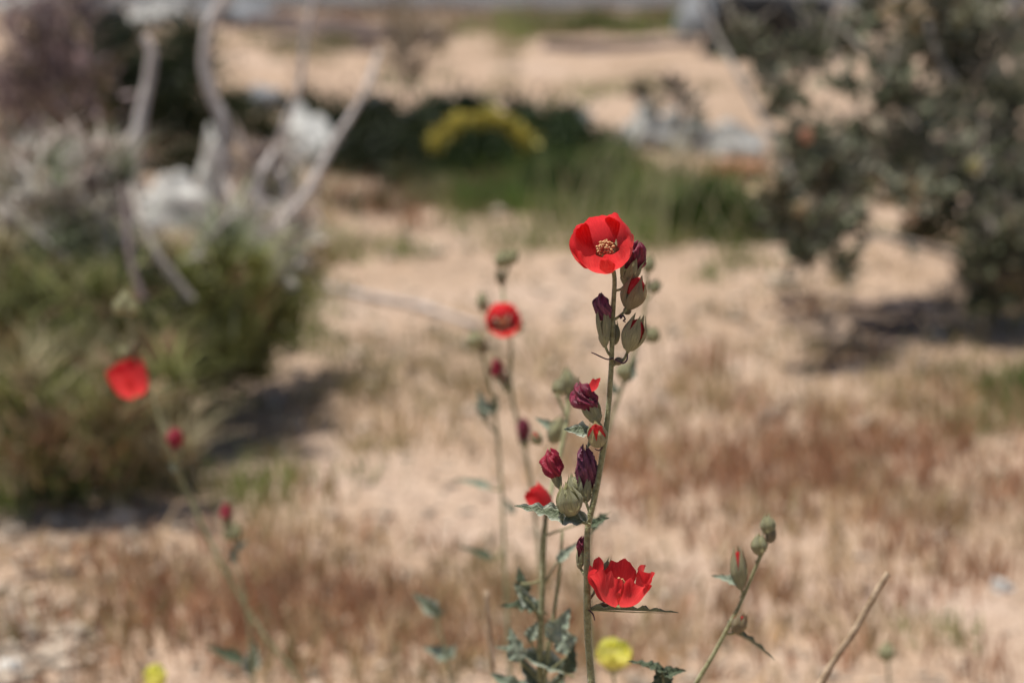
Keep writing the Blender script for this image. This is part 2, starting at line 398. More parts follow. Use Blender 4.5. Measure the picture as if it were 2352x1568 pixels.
def ground_material():
    m = bpy.data.materials.new('sandy_ground'); m.use_nodes = True; t = m.node_tree; L = t.links.new; b = t.nodes['Principled BSDF']
    b.inputs['Roughness'].default_value = .95; b.inputs['Specular IOR Level'].default_value = .15
    tc = t.nodes.new('ShaderNodeTexCoord')
    def nz(s, d=5, r=.6):
        n = t.nodes.new('ShaderNodeTexNoise'); n.inputs['Scale'].default_value = s; n.inputs['Detail'].default_value = d; n.inputs['Roughness'].default_value = r; L(tc.outputs['Object'], n.inputs['Vector']); return n.outputs['Fac']
    def ramp(src, stops):
        r = t.nodes.new('ShaderNodeValToRGB'); e = r.color_ramp.elements
        while len(e) < len(stops): e.new(.5)
        for k, (p, cc) in enumerate(stops): e[k].position = p; e[k].color = (*cc, 1)
        L(src, r.inputs[0]); return r.outputs[0]
    def mix(f, a_, b_, mode='MIX'):
        x = t.nodes.new('ShaderNodeMix'); x.data_type = 'RGBA'; x.blend_type = mode
        if isinstance(f, float): x.inputs[0].default_value = f
        else: L(f, x.inputs[0])
        L(a_, x.inputs[6]); L(b_, x.inputs[7]); return x.outputs[2]
    base = ramp(nz(2.2), [(.30, (.38, .28, .20)), (.5, (.50, .37, .272)), (.7, (.56, .435, .35))])
    grain = ramp(nz(260, 2), [(.3, (.62, .58, .55)), (.6, (1, 1, 1)), (.8, (1.12, 1.1, 1.08))])
    col = mix(1.0, base, grain, 'MULTIPLY')
    grit = ramp(nz(55, 3), [(.40, (.70, .66, .62)), (.56, (1, 1, 1))]); col = mix(.8, col, grit, 'MULTIPLY')
    lit = ramp(nz(6, 7, .75), [(.53, (0, 0, 0)), (.70, (1, 1, 1))]); br = ramp(nz(120, 2), [(.4, (.24, .155, .085)), (.6, (.42, .28, .18))])
    sc = t.nodes.new('ShaderNodeMath'); sc.operation = 'MULTIPLY'; L(lit, sc.inputs[0]); sc.inputs[1].default_value = .55
    col = mix(sc.outputs[0], col, br)
    L(col, b.inputs['Base Color'])
    bp = t.nodes.new('ShaderNodeBump'); bp.inputs['Strength'].default_value = .6; bp.inputs['Distance'].default_value = .006; L(nz(90, 4), bp.inputs['Height']); L(bp.outputs[0], b.inputs['Normal'])
    return m
tag(link('ground', mesh_tris('ground', gv, gt, ground_material(), smooth=True)), kind='structure')
M['asphalt'] = mat('road_asphalt', (.07, .068, .07), (.12, .116, .116), 60, .9, .2)
M['edge'] = mat('road_edge', (.17, .16, .155), (.23, .22, .21), 30, .9, .2)
def box_mesh(name, x0, x1, y0, y1, z0, z1, m, seg=1):
    mb = MB(); prof = [(y0, z0), (y0 + .01, z1), (y1 - .01, z1), (y1, z0)]
    mb.grid([[(x0 + (x1 - x0) * i / seg, y, z) for i in range(seg + 1)] for (y, z) in prof], 0)
    return mb.mesh(name, m, smooth=False)
tag(link('road', box_mesh('road', -300, 300, 10.02, 16.5, -.05, .008, M['asphalt'])), kind='structure')
tag(link('road_edge', box_mesh('road_edge', -300, 300, 9.90, 10.0, -.05, .014, M['edge'])), kind='structure')
#--GRASS--
def blades(B, H, W, dirs, bend, tint, name, material, parent=None, head=False):
    """B n x 3 feet, H heights, W widths, dirs n x 2 lean (per height), bend extra lean of the tip"""
    n = len(B); ang = RNG.uniform(0, np.pi * 2, n); sx = np.stack([np.cos(ang), np.sin(ang), np.zeros(n)], 1) * W[:, None] * .5
    lean = np.stack([dirs[:, 0], dirs[:, 1], np.zeros(n)], 1)
    mid = B + np.array([0, 0, 1]) * H[:, None] * .55 + lean * H[:, None] * .45
    tip = B + np.array([0, 0, 1]) * H[:, None] * (1 - .25 * bend[:, None] if False else 1) + lean * H[:, None] * (1 + bend[:, None])
    wm = 1.5 if head else .8
    v = np.stack([B - sx, B + sx, mid - sx * wm, mid + sx * wm, tip], 1).reshape(-1, 3)
    k = np.arange(n)[:, None] * 5
    t = np.concatenate([k + [0, 1, 3], k + [0, 3, 2], k + [2, 3, 4]], 0)
    tt = np.repeat(tint, 5, 0)
    return mesh_tris(name, v, t, material, tt)
M['tinted'] = mat('dry_grass_blade', (.9, .9, .9), (1, 1, 1), 30, .7, .25, .35, tint=True)
PAL = np.array([[.58, .44, .27], [.57, .41, .245], [.42, .225, .13], [.36, .29, .14], [.62, .51, .33], [.27, .24, .11], [.22, .175, .13], [.26, .14, .075]])
def pix_patch(cx, cy, rx, ry, n):
    px = RNG.normal(cx, rx, n); py = np.clip(RNG.normal(cy, ry, n), 28, 1900)
    r = np.stack([(px - 1176) / FPX, np.cos(_p) + (784 - py) / FPX * np.sin(_p), -np.sin(_p) + (784 - py) / FPX * np.cos(_p)], 1)
    k = CAM_H / -r[:, 2]; return r[:, 0] * k, r[:, 1] * k
def tufts(patches, per, h, pal, spread=.018, wid=.0016):
    BX, BY, HH, C = [], [], [], []
    for (cx, cy, rx, ry, n, hs, pi) in patches:
        x, y = pix_patch(cx, cy, rx, ry, n)
        for i in range(n):
            m = int(per * RNG.uniform(.4, 1.6)); tone = pal[RNG.choice(pi)] * RNG.uniform(.75, 1.2)
            BX.append(x[i] + RNG.normal(0, spread, m)); BY.append(y[i] + RNG.normal(0, spread, m))
            HH.append(h * hs * RNG.uniform(.35, 1.15, m) * RNG.uniform(.7, 1.3)); C.append(np.clip(tone * RNG.uniform(.75, 1.25, (m, 1)), 0, 1))
    x, y, H, C = np.concatenate(BX), np.concatenate(BY), np.concatenate(HH), np.concatenate(C)
    n = len(x); B = np.stack([x, y, gz(x, y) - .003], 1); W = wid * RNG.uniform(.7, 1.8, n)
    return B, H, W, RNG.normal(0, .28, (n, 2)), RNG.uniform(0, .6, n), C
DRY = [  # centre, spread (px), tufts, height factor, palette rows
 (450, 1440, 260, 90, 62, 1.0, [1, 2, 2, 3]), (900, 1400, 200, 110, 48, 1.0, [1, 2, 3]), (600, 1330, 250, 90, 26, .9, [0, 1, 3]),
 (1750, 1120, 260, 110, 62, 1.0, [1, 2, 2, 3]), (2100, 1150, 230, 150, 58, 1.0, [1, 2, 0]), (1550, 1000, 200, 110, 48, .9, [1, 2, 3]),
 (1850, 1400, 400, 110, 58, .9, [1, 2, 0]), (2250, 880, 160, 70, 60, .8, [3, 1, 5]), (1900, 900, 260, 70, 50, .7, [1, 3, 0]),
 (1000, 1000, 230, 90, 30, .8, [3, 0, 1]), (950, 880, 160, 60, 30, .8, [3, 5, 0]), (700, 1050, 150, 70, 14, .7, [0, 3]),
 (1150, 1500, 250, 80, 45, 1.0, [1, 2, 3]), (150, 1380, 150, 90, 24, .8, [1, 0]), (1176, 1700, 900, 110, 70, 1.0, [1, 2, 0]),
 (1176, 42, 700, 9, 330, 1.1, [6, 6, 7]), (1000, 75, 600, 14, 90, .9, [6, 0, 7]), (930, 475, 110, 18, 50, 1.0, [7, 2, 6]), (1850, 420, 160, 16, 40, 1.0, [7, 2]), (620, 460, 100, 60, 30, 1.0, [7, 3]), (620, 210, 120, 30, 22, .9, [7, 6, 3]), (1100, 150, 350, 30, 26, .6, [0, 6]), (1980, 640, 200, 60, 30, .6, [1, 6, 0]), (300, 330, 160, 80, 60, 1.3, [6, 7, 3]),
 (1250, 780, 420, 90, 40, .6, [0, 3, 4]), (800, 960, 300, 130, 26, .7, [5, 3]), (2000, 900, 260, 120, 24, .7, [5, 3]), (1750, 1150, 220, 70, 40, 1.0, [2]), (2050, 1050, 160, 70, 26, 1.0, [2]), (520, 1450, 200, 60, 30, 1.0, [2]), (1176, 1200, 700, 260, 60, .5, [0, 3, 4, 1])]
B, H, W, D_, Bd, C = tufts(DRY, 14, .048, PAL, .026, .0020)
tag(link('dry_grass', blades(B, H, W, D_, Bd, C, 'dry_grass', M['tinted'], head=True)), 'short rusty and straw coloured dry grass scattered over the sand', 'grass', kind='stuff')
GRN = np.array([[.14, .21, .05], [.22, .28, .08], [.08, .11, .035], [.36, .32, .17]])
GREEN = [(1250, 470, 120, 28, 60, .7, [0, 2, 0, 1]), (1560, 490, 120, 35, 40, .7, [0, 1, 2]), (1050, 455, 110, 18, 26, .6, [2, 3]), (1650, 500, 110, 40, 46, .7, [0, 1]), (1320, 430, 130, 40, 44, .8, [0, 2, 1]), (1180, 480, 120, 32, 30, .7, [3, 1, 0]), (1480, 460, 140, 40, 34, .75, [0, 1, 3]),
 (2345, 940, 22, 50, 7, .7, [0, 1]), (1450, 540, 240, 30, 34, .6, [1, 3, 0]), (1200, 85, 90, 14, 30, .9, [1, 3]), (1480, 78, 150, 9, 70, .9, [2, 1]), (760, 560, 120, 30, 12, .5, [1, 3]), (690, 740, 60, 60, 14, .7, [1, 3]), (250, 1150, 220, 25, 26, .6, [1, 3]),
 (2120, 1480, 20, 16, 3, .35, [0, 1]), (2250, 1010, 50, 30, 5, .5, [1, 3]), (1130, 200, 220, 16, 12, .6, [3, 1]), (1380, 215, 120, 12, 10, .6, [3, 1]), (700, 120, 200, 14, 30, .8, [2, 3])]
B, H, W, D_, Bd, C = tufts(GREEN, 34, .085, GRN, .03, .0028)
tag(link('green_grass', blades(B, H, W, D_, Bd, C, 'green_grass', M['tinted'])), 'soft green grass growing in patches beyond the red flowers', 'grass', kind='stuff')
# pale, long awned stalks in the green patch
n = 60; x, y = pix_patch(1450, 560, 110, 30, n); B = np.stack([x, y, gz(x, y)], 1)
tag(link('tall_straw', blades(B, RNG.uniform(.12, .30, n), np.full(n, .003), RNG.normal(.15, .35, (n, 2)), RNG.uniform(0, .4, n), np.tile([[.42, .38, .22]], (n, 1)), 'tall_straw', M['tinted'])),
    'thin pale straw stalks rising from the green grass patch', 'grass', kind='stuff')

# gravel
def rocklets(P_, R_, tint, name, material):
    base = np.array([[1, 0, 0], [-1, 0, 0], [0, 1, 0], [0, -1, 0], [0, 0, 1], [0, 0, -1], [.7, .7, .3], [-.7, .7, .3], [-.7, -.7, .3], [.7, -.7, .3]], float)
    tri = [(4, 0, 6), (4, 6, 2), (4, 2, 7), (4, 7, 1), (4, 1, 8), (4, 8, 3), (4, 3, 9), (4, 9, 0), (5, 6, 0), (5, 2, 6), (5, 7, 2), (5, 1, 7), (5, 8, 1), (5, 3, 8), (5, 9, 3), (5, 0, 9)]
    n = len(P_); j = RNG.uniform(.7, 1.25, (n, 10, 1)); a = RNG.uniform(0, 6.28, n); sc = R_[:, None] * np.stack([RNG.uniform(.7, 1.4, n), RNG.uniform(.7, 1.2, n), RNG.uniform(.45, .8, n)], 1)
    v = base[None] * j * sc[:, None, :]; c_, s_ = np.cos(a)[:, None], np.sin(a)[:, None]
    v = np.stack([v[:, :, 0] * c_ - v[:, :, 1] * s_, v[:, :, 0] * s_ + v[:, :, 1] * c_, v[:, :, 2]], 2) + P_[:, None, :]
    t = (np.arange(n)[:, None, None] * 10 + np.array(tri)[None]).reshape(-1, 3)
    return mesh_tris(name, v.reshape(-1, 3), t, material, np.repeat(tint, 10, 0))
M['pebble'] = mat('pebble_stone', (.85, .85, .85), (1, 1, 1), 90, .9, .2, tint=True)
gx, gy, gr = [], [], []
for (cx, cy, rx, ry, n, r0) in [(1176, 1250, 900, 300, 2600, .0035), (70, 1480, 80, 70, 300, .007), (150, 1230, 160, 50, 160, .006), (1176, 700, 800, 200, 1500, .006), (1176, 1700, 900, 90, 500, .004)]:
    x, y = pix_patch(cx, cy, rx, ry, n); gx.append(x); gy.append(y); gr.append(r0 * np.exp(RNG.normal(0, .45, n)))
gx, gy, gr = map(np.concatenate, (gx, gy, gr)); n = len(gx)
gc = np.array([.50, .41, .32]) * RNG.uniform(.6, 1.35, (n, 1)) * np.array([1, 1, 1])
tag(link('gravel', rocklets(np.stack([gx, gy, gz(gx, gy) + gr * .2], 1), gr, gc, 'gravel', M['pebble'])), 'small pale grit and pebbles strewn over the sand', 'gravel', kind='stuff')

# ------------------------------------------------------------------ rocks
M['rock_white'] = mat('bleached_rock', (.46, .45, .42), (.66, .65, .61), 14, .9, .2, bump=.8, bscale=60)
M['rock_grey'] = mat('grey_rock', (.17, .18, .19), (.30, .31, .32), 16, .9, .2, bump=.8, bscale=60)
M['rock_dark'] = mat('dark_slate_rock', (.030, .032, .036), (.065, .068, .075), 16, .85, .25, bump=.8, bscale=60)
M['rock_pale'] = mat('pale_lichen_rock', (.22, .215, .20), (.50, .49, .46), 16, .9, .2, bump=.8, bscale=60)
M['rock_shaded'] = mat('shade_black_rock', (.008, .008, .009), (.022, .022, .024), 16, .9, .15, bump=.8, bscale=60)  # near black: the shade on the boulder is put into its colour
M['rock_red'] = mat('rusty_rock', (.24, .11, .055), (.34, .18, .10), 20, .9, .2, bump=.6, bscale=60)
def rock(px, py, wpx, hpx, m, label, seed, depth=1.0, group=None):
    """rock standing on the ground; (px, py) is the middle of its foot"""
    g = G(px, py); d = (g - Vector((0, 0, CAM_H))).dot(FWD); s = S(d)
    mb = MB(); rx, rz = wpx * s * .5, hpx * s
    mb.blob((0, 0, 0), (rx, rx * depth, rz), 0, seed, .55, 16, 22, 1.1)
    me = mb.mesh('rock', M[m]); 
    for v in me.vertices:
        k = v.co * (1 / rx); v.co += v.co.normalized() * rx * (.07 * mnoise.noise(k * 3 + Vector((seed, 0, 0))) + .04 * mnoise.noise(k * 8))
    o = link('rock', me); o.location = (g.x, g.y + rx * depth * .3, g.z - rz * .12)
    return tag(o, label, 'rock', group)
rock(690, 400, 190, 125, 'rock_white', 'large pale grey white boulder behind the slanting dead branch', 1.1)
rock(487, 500, 84, 175, 'rock_white', 'upright narrow bleached stone in the middle of the bare branches', 5.2, .7)
rock(395, 525, 200, 120, 'rock_white', 'low long bleached stone lying beside the upright narrow one', 9.7, .6)
rock(605, 245, 130, 62, 'rock_grey', 'rounded grey stone between the pale sand and the dark shrubs', 3.3)
rock(355, 60, 150, 52, 'rock_pale', 'broad pale stone at the far edge above the dark green shrub', 7.4)
rock(530, 62, 170, 55, 'rock_grey', 'bluish grey stone beside the broad pale far stone', 8.1)
rock(870, 330, 240, 90, 'rock_dark', 'wide dark slate boulder in front of the far sand strip', 2.6)
rock(1040, 275, 150, 70, 'rock_dark', 'dark slate rock just above the yellow blooms', 4.5)
rock(1600, 342, 110, 78, 'rock_pale', 'rounded pale stone filling the gap between the blue white rock and the flat rock', 22.7)
rock(250, 480, 150, 110, 'rock_white', 'rounded pale boulder half hidden by grey twigs at the left', 24.4)
rock(1330, 300, 70, 55, 'rock_grey', 'small blue grey stone at the edge of the green patch', 6.4)
rock(1500, 340, 150, 100, 'rock_pale', 'pale blue white rock with a small dark sprig over it', 10.2)
rock(1700, 345, 130, 70, 'rock_pale', 'pale flat rock touching the leafy grey green bush', 11.9)
rock(1780, 135, 330, 170, 'rock_shaded', 'dark boulder coloured black for its shade at the top behind the leafy bush', 12.3, .6)
rock(1630, 92, 130, 110, 'rock_grey', 'grey boulder next to the black shaded one beside the road', 14.0)
rock(1700, 405, 170, 34, 'rock_red', 'rusty brown flat stone under the pale flat rock', 15.3)
rock(225, 90, 110, 100, 'rock_dark', 'dark upright rock at the far left behind purple twigs', 16.3)
rock(60, 25, 160, 40, 'rock_pale', 'pale stone in the far top corner above the purple twigs', 18.3)
rock(2300, 1385, 50, 26, 'rock_white', 'small white pebble on the sand near the broken straw stalk', 19.3)
rock(14, 1552, 60, 26, 'rock_white', 'whitish stone among grit in the near corner', 20.3)

# ------------------------------------------------------------------ shrubs
def leaves_np(Pn, Ln, Wn, dirn, tint, name, material, fold=.25):
    n = len(Pn); dirn = dirn / np.linalg.norm(dirn, axis=1, keepdims=True)
    r = RNG.normal(0, 1, (n, 3)); s = np.cross(dirn, r); s /= np.linalg.norm(s, axis=1, keepdims=True); nn = np.cross(dirn, s)
    L_, W_ = Ln[:, None], Wn[:, None]
    pts = [Pn, Pn + dirn * L_ * .3 + s * W_ * .42 + nn * W_ * fold, Pn + dirn * L_ * .3 - s * W_ * .42 + nn * W_ * fold, Pn + dirn * L_ * .7 + s * W_ * .4 + nn * W_ * fold, Pn + dirn * L_ * .7 - s * W_ * .4 + nn * W_ * fold, Pn + dirn * L_]
    v = np.stack(pts, 1).reshape(-1, 3); k = np.arange(n)[:, None] * 6
    t = np.concatenate([k + [0, 1, 5], k + [1, 3, 5], k + [0, 5, 2], k + [2, 5, 4]])
    return mesh_tris(name, v, t, material, np.repeat(tint, 6, 0))
def ball(n, c, r, flat=1.0):
    q = RNG.normal(0, 1, (n, 3)); q /= np.linalg.norm(q, axis=1, keepdims=True); q *= (np.abs(RNG.normal(0, .62, (n, 1))) + .12)
    return np.array(c) + q * np.array(r)
M['foliage'] = mat('foliage', (.85, .85, .85), (1.0, 1.0, 1.0), 30, .6, .3, .18, tint=True)
M['bark_grey'] = mat('bleached_bark', (.38, .335, .31), (.58, .525, .49), 40, .85, .2, bump=.6, bscale=200)
M['bark_mid'] = mat('grey_brown_bark', (.22, .195, .17), (.38, .34, .30), 60, .9, .2, bump=.6, bscale=200)
M['bark_dark'] = mat('dark_bark', (.075, .055, .05), (.16, .125, .12), 60, .9, .2, bump=.6, bscale=200)
M['twig'] = mat('twig', (.9, .9, .9), (1, 1, 1), 30, .85, .2, tint=True)
def clusters(lst, per, L0, W0, pal, name, parent, material, up=.3, flat=.8, kind='stuff', floor=True):
    """lst: (px, py, depth, radius px, weight, palette rows)"""
    PP, LL, WW, DD, CC = [], [], [], [], []
    for (px, py, d, rp, wgt, pi) in lst:
        n = int(per * wgt); c = P(px, py, d); r = rp * S(d); q = ball(n, c, (r, r, r * flat))
        dd = (q - np.array(c)) / r + RNG.normal(0, .6, (n, 3)) + np.array([0, 0, up])
        PP.append(q); DD.append(dd); LL.append(L0 * RNG.uniform(.6, 1.3, n)); WW.append(W0 * RNG.uniform(.7, 1.2, n))
        CC.append(pal[RNG.choice(pi, n)] * RNG.uniform(.6, 1.35, (n, 1)))
    q, l, w_, dd, c = map(np.concatenate, (PP, LL, WW, DD, CC))
    if floor:
        k = q[:, 2] > gz(q[:, 0], q[:, 1]) + .004; q, l, w_, dd, c = q[k], l[k], w_[k], dd[k], c[k]
    q = q - np.array(parent.location)
    o = link(name, leaves_np(q, l, w_, dd, np.clip(c, 0, 1), name, material), parent)
    if kind: o['kind'] = kind
    return o
def branch(root, pts, w0, w1, m, name='branch', wob=.25, sides=8, label=None):
    mb = MB(); Q = [P(*p) if not isinstance(p, Vector) else p for p in pts]
    n = len(Q); d = [p for p in pts if not isinstance(p, Vector)][0][2]
    mb.tube(Q, [S(d) * .5 * (w0 + (w1 - w0) * i / (n - 1)) for i in range(n)], 0, sides, 4, wob)
    o = link(name, mb.mesh(name, M[m], off=root.location), root)
    if label: o['label'] = label
    return o
def twigs(root, lst, per, pal, length=.10, wid=.0022, name='twig', kinds='stuff'):
    """fine twig sprays round cluster centres, kept as one part"""
    B_, H_, C_, D2 = [], [], [], []
    for (px, py, d, rp, wgt, pi) in lst:
        n = int(per * wgt); c = P(px, py, d); r = rp * S(d); q = ball(n, c, (r, r, r * .8)); B_.append(q)
        H_.append(length * RNG.uniform(.4, 1.2, n)); D2.append(RNG.normal(0, .7, (n, 2))); C_.append(pal[RNG.choice(pi, n)] * RNG.uniform(.6, 1.4, (n, 1)))
    q, h, d2, c = map(np.concatenate, (B_, H_, D2, C_)); k = q[:, 2] > gz(q[:, 0], q[:, 1]) - .01; q, h, d2, c = q[k], h[k], d2[k], c[k]
    me = blades(q - np.array(root.location), h, np.full(len(q), wid) * RNG.uniform(.6, 1.6, len(q)), d2, RNG.uniform(0, .5, len(q)), np.clip(c, 0, 1), name, M['twig'])
    return tag(link(name, me, root), kind=kinds)

# green broom-like shrub at the left
SG = np.array([[.13, .14, .045], [.19, .20, .07], [.08, .08, .04], [.29, .25, .15], [.28, .18, .11]])
g = G(170, 1040)
gs = plant('green_shrub', g, 'dense olive green shrub of fine twigs behind the blurred red flower', 'shrub')
cl = [(60, 720, 3.3, 120, 1, [0, 1, 2]), (200, 700, 3.35, 120, 1, [0, 2, 1]), (330, 690, 3.4, 100, 1, [0, 2]), (470, 720, 3.45, 110, 1, [0, 1, 2]), (590, 720, 3.5, 90, .9, [1, 1, 0]), (560, 800, 3.5, 80, .7, [0, 2]),
      (120, 850, 3.2, 130, 1.2, [0, 1, 2]), (270, 860, 3.25, 110, 1, [0, 2, 3]), (400, 820, 3.35, 90, .8, [0, 2]), (20, 950, 3.1, 110, .7, [1, 0, 3]), (160, 990, 3.05, 100, .6, [3, 1, 1]), (290, 990, 3.1, 80, .5, [3, 1, 4]),
      (60, 1060, 3.0, 80, .4, [4, 3, 1]), (230, 1060, 3.0, 70, .35, [4, 3, 1]), (370, 1050, 3.05, 50, .2, [3, 4]), (0, 780, 3.3, 100, .8, [0, 2]), (450, 870, 3.35, 50, .5, [0, 2]), (530, 860, 3.38, 50, .5, [0, 2]), (600, 840, 3.4, 45, .4, [0, 2, 1]), (500, 780, 3.4, 60, .5, [0, 1]), (640, 760, 3.55, 50, .25, [1, 0]), (670, 690, 3.6, 50, .2, [1]), (690, 620, 3.6, 50, .12, [1, 3])]
cl = [(a_ + random.uniform(-25, 25), b_ + (10 if b_ < 760 else 0), c_ + random.uniform(-.12, .12), r_ * random.uniform(.8, 1.5), w_, p_) for (a_, b_, c_, r_, w_, p_) in cl]
cl += [(random.uniform(-20, 620), random.uniform(590, 820), random.uniform(3.2, 3.6), random.uniform(14, 34), .10, random.choice([[0], [1], [3], [4], [1, 3]])) for _ in range(46)]
cl += [(random.uniform(-20, 420), random.uniform(800, 1090), random.uniform(2.95, 3.25), random.uniform(14, 34), .10, random.choice([[0], [1], [3], [4], [1, 3]])) for _ in range(40)]
twigs(gs, cl, 520, SG * 1.35, .055, .0026, 'foliage')
clusters(cl, 170, .020, .010, SG * np.array([1.35, 1.3, 1.2]), 'leaf_spray', gs, M['foliage'])
base = Vector(g)
for (px, py, d) in [(60, 720, 3.3), (200, 700, 3.35), (330, 690, 3.4), (470, 720, 3.45), (600, 730, 3.5), (20, 900, 3.1), (270, 880, 3.2), (400, 850, 3.35)]:
    branch(gs, [base + Vector((random.uniform(-.03, .03), random.uniform(-.03, .03), -.01)), (px * .5 + 100, py * .6 + 400, d), (px, py, d)], 10, 4, 'bark_dark')

# dead shrub: bare pale branches and grey twigs
g = G(330, 760)
ds = plant('dead_shrub', g, 'half dead shrub with thick bare pale branches rising over the olive shrub', 'shrub')
D = 3.75
branch(ds, [(440, 690, 3.25), (372, 600, 3.25), (322, 500, 3.3), (296, 400, 3.45)], 22, 18, 'bark_mid', wob=.5)
branch(ds, [(330, 690, 3.1), (300, 600, 3.15), (290, 500, 3.25), (280, 430, 3.35)], 18, 14, 'bark_dark')
for (a_, b_, c_) in [((430, 650), (470, 560), (560, 470)), ((60, 560), (150, 500), (230, 380)), ((0, 470), (60, 520), (160, 600)), ((250, 520), (180, 440), (150, 360)), ((560, 560), (600, 470), (590, 380)), ((620, 540), (660, 450), (640, 390)), ((700, 520), (640, 480), (560, 440)), ((20, 640), (90, 590), (130, 500)), ((470, 700), (500, 620), (580, 590)), ((380, 640), (420, 600), (500, 590)), ((230, 640), (250, 560), (240, 470))]:
    d_ = random.uniform(3.3, 3.6); branch(ds, [(*a_, d_), (*b_, d_), (*c_, d_)], random.uniform(12, 20), random.uniform(6, 12), 'bark_grey', wob=.5)
branch(ds, [(300, 420, D), (310, 340, D), (325, 260, D), (342, 180, D), (348, 120, D), (330, 85, D)], 36, 18, 'bark_grey')
branch(ds, [(520, 420, D), (512, 285, D), (485, 215, D), (470, 140, D), (482, 60, D), (515, 0, D), (560, -70, D)], 26, 26, 'bark_grey')
branch(ds, [(640, 330, 3.9), (662, 270, 3.9), (690, 190, 3.9), (700, 90, 3.9), (722, 0, 3.9), (730, -80, 3.9)], 15, 11, 'bark_grey')
branch(ds, [(570, 600, 3.5), (610, 540, 3.5), (655, 500, 3.55), (705, 440, 3.6), (765, 330, 3.65), (835, 215, 3.7), (870, 120, 3.75)], 26, 11, 'bark_grey')
branch(ds, [(560, 540, 3.6), (520, 420, 3.7), (505, 350, 3.7)], 18, 12, 'bark_grey')
branch(ds, [Vector(g), (440, 660, 3.6), (480, 600, 3.6), (560, 520, 3.6), (600, 400, 3.6), (640, 330, 3.7)], 24, 12, 'bark_grey')
branch(ds, [(340, 560, 3.6), (250, 470, 3.6), (150, 400, 3.6), (60, 360, 3.6)], 16, 8, 'bark_grey')
GT = np.array([[.46, .38, .33], [.55, .49, .41], [.28, .22, .20], [.27, .30, .19], [.66, .63, .57], [.12, .13, .06]])
cl = [(60, 450, 3.6, 100, 1, [0, 1, 3, 5]), (170, 440, 3.6, 70, .8, [1, 4, 0]), (120, 560, 3.5, 100, 1, [0, 3, 5]), (220, 600, 3.5, 70, .8, [1, 3, 5]), (600, 440, 3.7, 50, .6, [0, 2, 1]), (660, 470, 3.7, 50, .5, [1, 3, 4]),
      (540, 560, 3.6, 70, .7, [0, 1, 3]), (440, 660, 3.5, 60, .6, [0, 4, 5]), (20, 590, 3.5, 90, .7, [3, 5, 0]), (610, 385, 3.7, 35, .3, [2, 0]), (350, 620, 3.5, 50, .4, [1, 3]), (680, 510, 3.65, 40, .3, [4, 0]), (300, 660, 3.4, 60, .4, [3, 5])]
cl += [(random.uniform(-10, 290), random.uniform(360, 650), random.uniform(3.4, 3.7), random.uniform(8, 22), .09, random.choice([[0], [1], [4], [3], [2], [4]])) for _ in range(60)]
cl += [(random.uniform(420, 700), random.uniform(540, 690), random.uniform(3.4, 3.7), random.uniform(8, 22), .09, random.choice([[0], [1], [4], [3]])) for _ in range(36)]
twigs(ds, cl, 150, GT, .065, .0045, 'twig')
clusters(cl, 110, .030, .017, GT * 1.15, 'dry_leaf', ds, M['foliage'])

# purple grey twiggy shrub far left, dark shrub behind it
g = G(130, 360)
ps = plant('twiggy_shrub', g, 'leafless purple grey twiggy shrub standing at the far left edge', 'shrub')
PG = np.array([[.26, .20, .20], [.36, .28, .28], [.12, .09, .09], [.22, .18, .11]])
cl = [(90, 110, 4.9, 110, 1, [0, 1, 2]), (60, 240, 4.9, 110, 1, [0, 1, 3]), (150, 200, 4.9, 90, 1, [0, 2]), (30, 320, 4.8, 90, .8, [0, 3]), (200, 310, 4.8, 70, .5, [1, 3]), (130, 30, 4.9, 90, .6, [0, 2])]
cl += [(random.uniform(-10, 260), random.uniform(-20, 400), 4.8, random.uniform(10, 26), .08, random.choice([[0], [1], [2], [3]])) for _ in range(60)]
twigs(ps, cl, 60, PG * 1.2, .10, .005, 'twig')
clusters(cl, 45, .028, .016, PG * 1.7, 'dry_leaf', ps, M['foliage'])
for k, (a_, b_) in enumerate([((100, 380), (90, 60)), ((115, 385), (150, 20)), ((125, 390), (220, 130)), ((90, 380), (10, 140)), ((130, 380), (60, -40))]):
    branch(ps, [Vector(g) + Vector((.01 * k, 0, 0)), ((a_[0] + b_[0]) / 2 + 10, (a_[1] + b_[1]) / 2, 4.85), (b_[0], b_[1], 4.9)], 14, 5, 'bark_dark')
g = G(330, 300)
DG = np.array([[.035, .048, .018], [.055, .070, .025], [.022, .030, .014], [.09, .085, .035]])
dk = plant('dark_shrub', g, 'very dark green shrub filling the gap behind the two thick bare branches', 'shrub')
cl = [(250, 170, 5.6, 80, 1, [0, 2]), (340, 180, 5.7, 90, 1, [0, 2, 1]), (420, 170, 5.7, 80, 1, [0, 1, 2]), (400, 260, 5.6, 80, 1, [0, 3, 2]), (300, 270, 5.6, 80, 1, [2, 1]), (200, 270, 5.5, 70, .8, [1, 3]), (480, 300, 5.6, 60, .7, [3, 0]), (430, 90, 5.8, 50, .5, [3, 1]), (270, 90, 5.8, 60, .6, [0, 2]), (540, 250, 5.7, 50, .4, [3, 1]), (600, 300, 5.6, 50, .4, [3, 0]), (430, 380, 5.5, 70, .6, [3, 2]), (150, 330, 5.4, 80, .6, [3, 1]), (60, 200, 5.6, 90, .7, [0, 2, 3]), (150, 120, 5.7, 80, .6, [0, 2]), (60, 340, 5.4, 80, .5, [3, 1]), (170, 230, 5.6, 70, .6, [0, 2])]
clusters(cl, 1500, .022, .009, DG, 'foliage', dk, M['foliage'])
branch(dk, [Vector(g), (330, 260, 5.6), (335, 180, 5.7)], 16, 6, 'bark_dark', 'trunk')

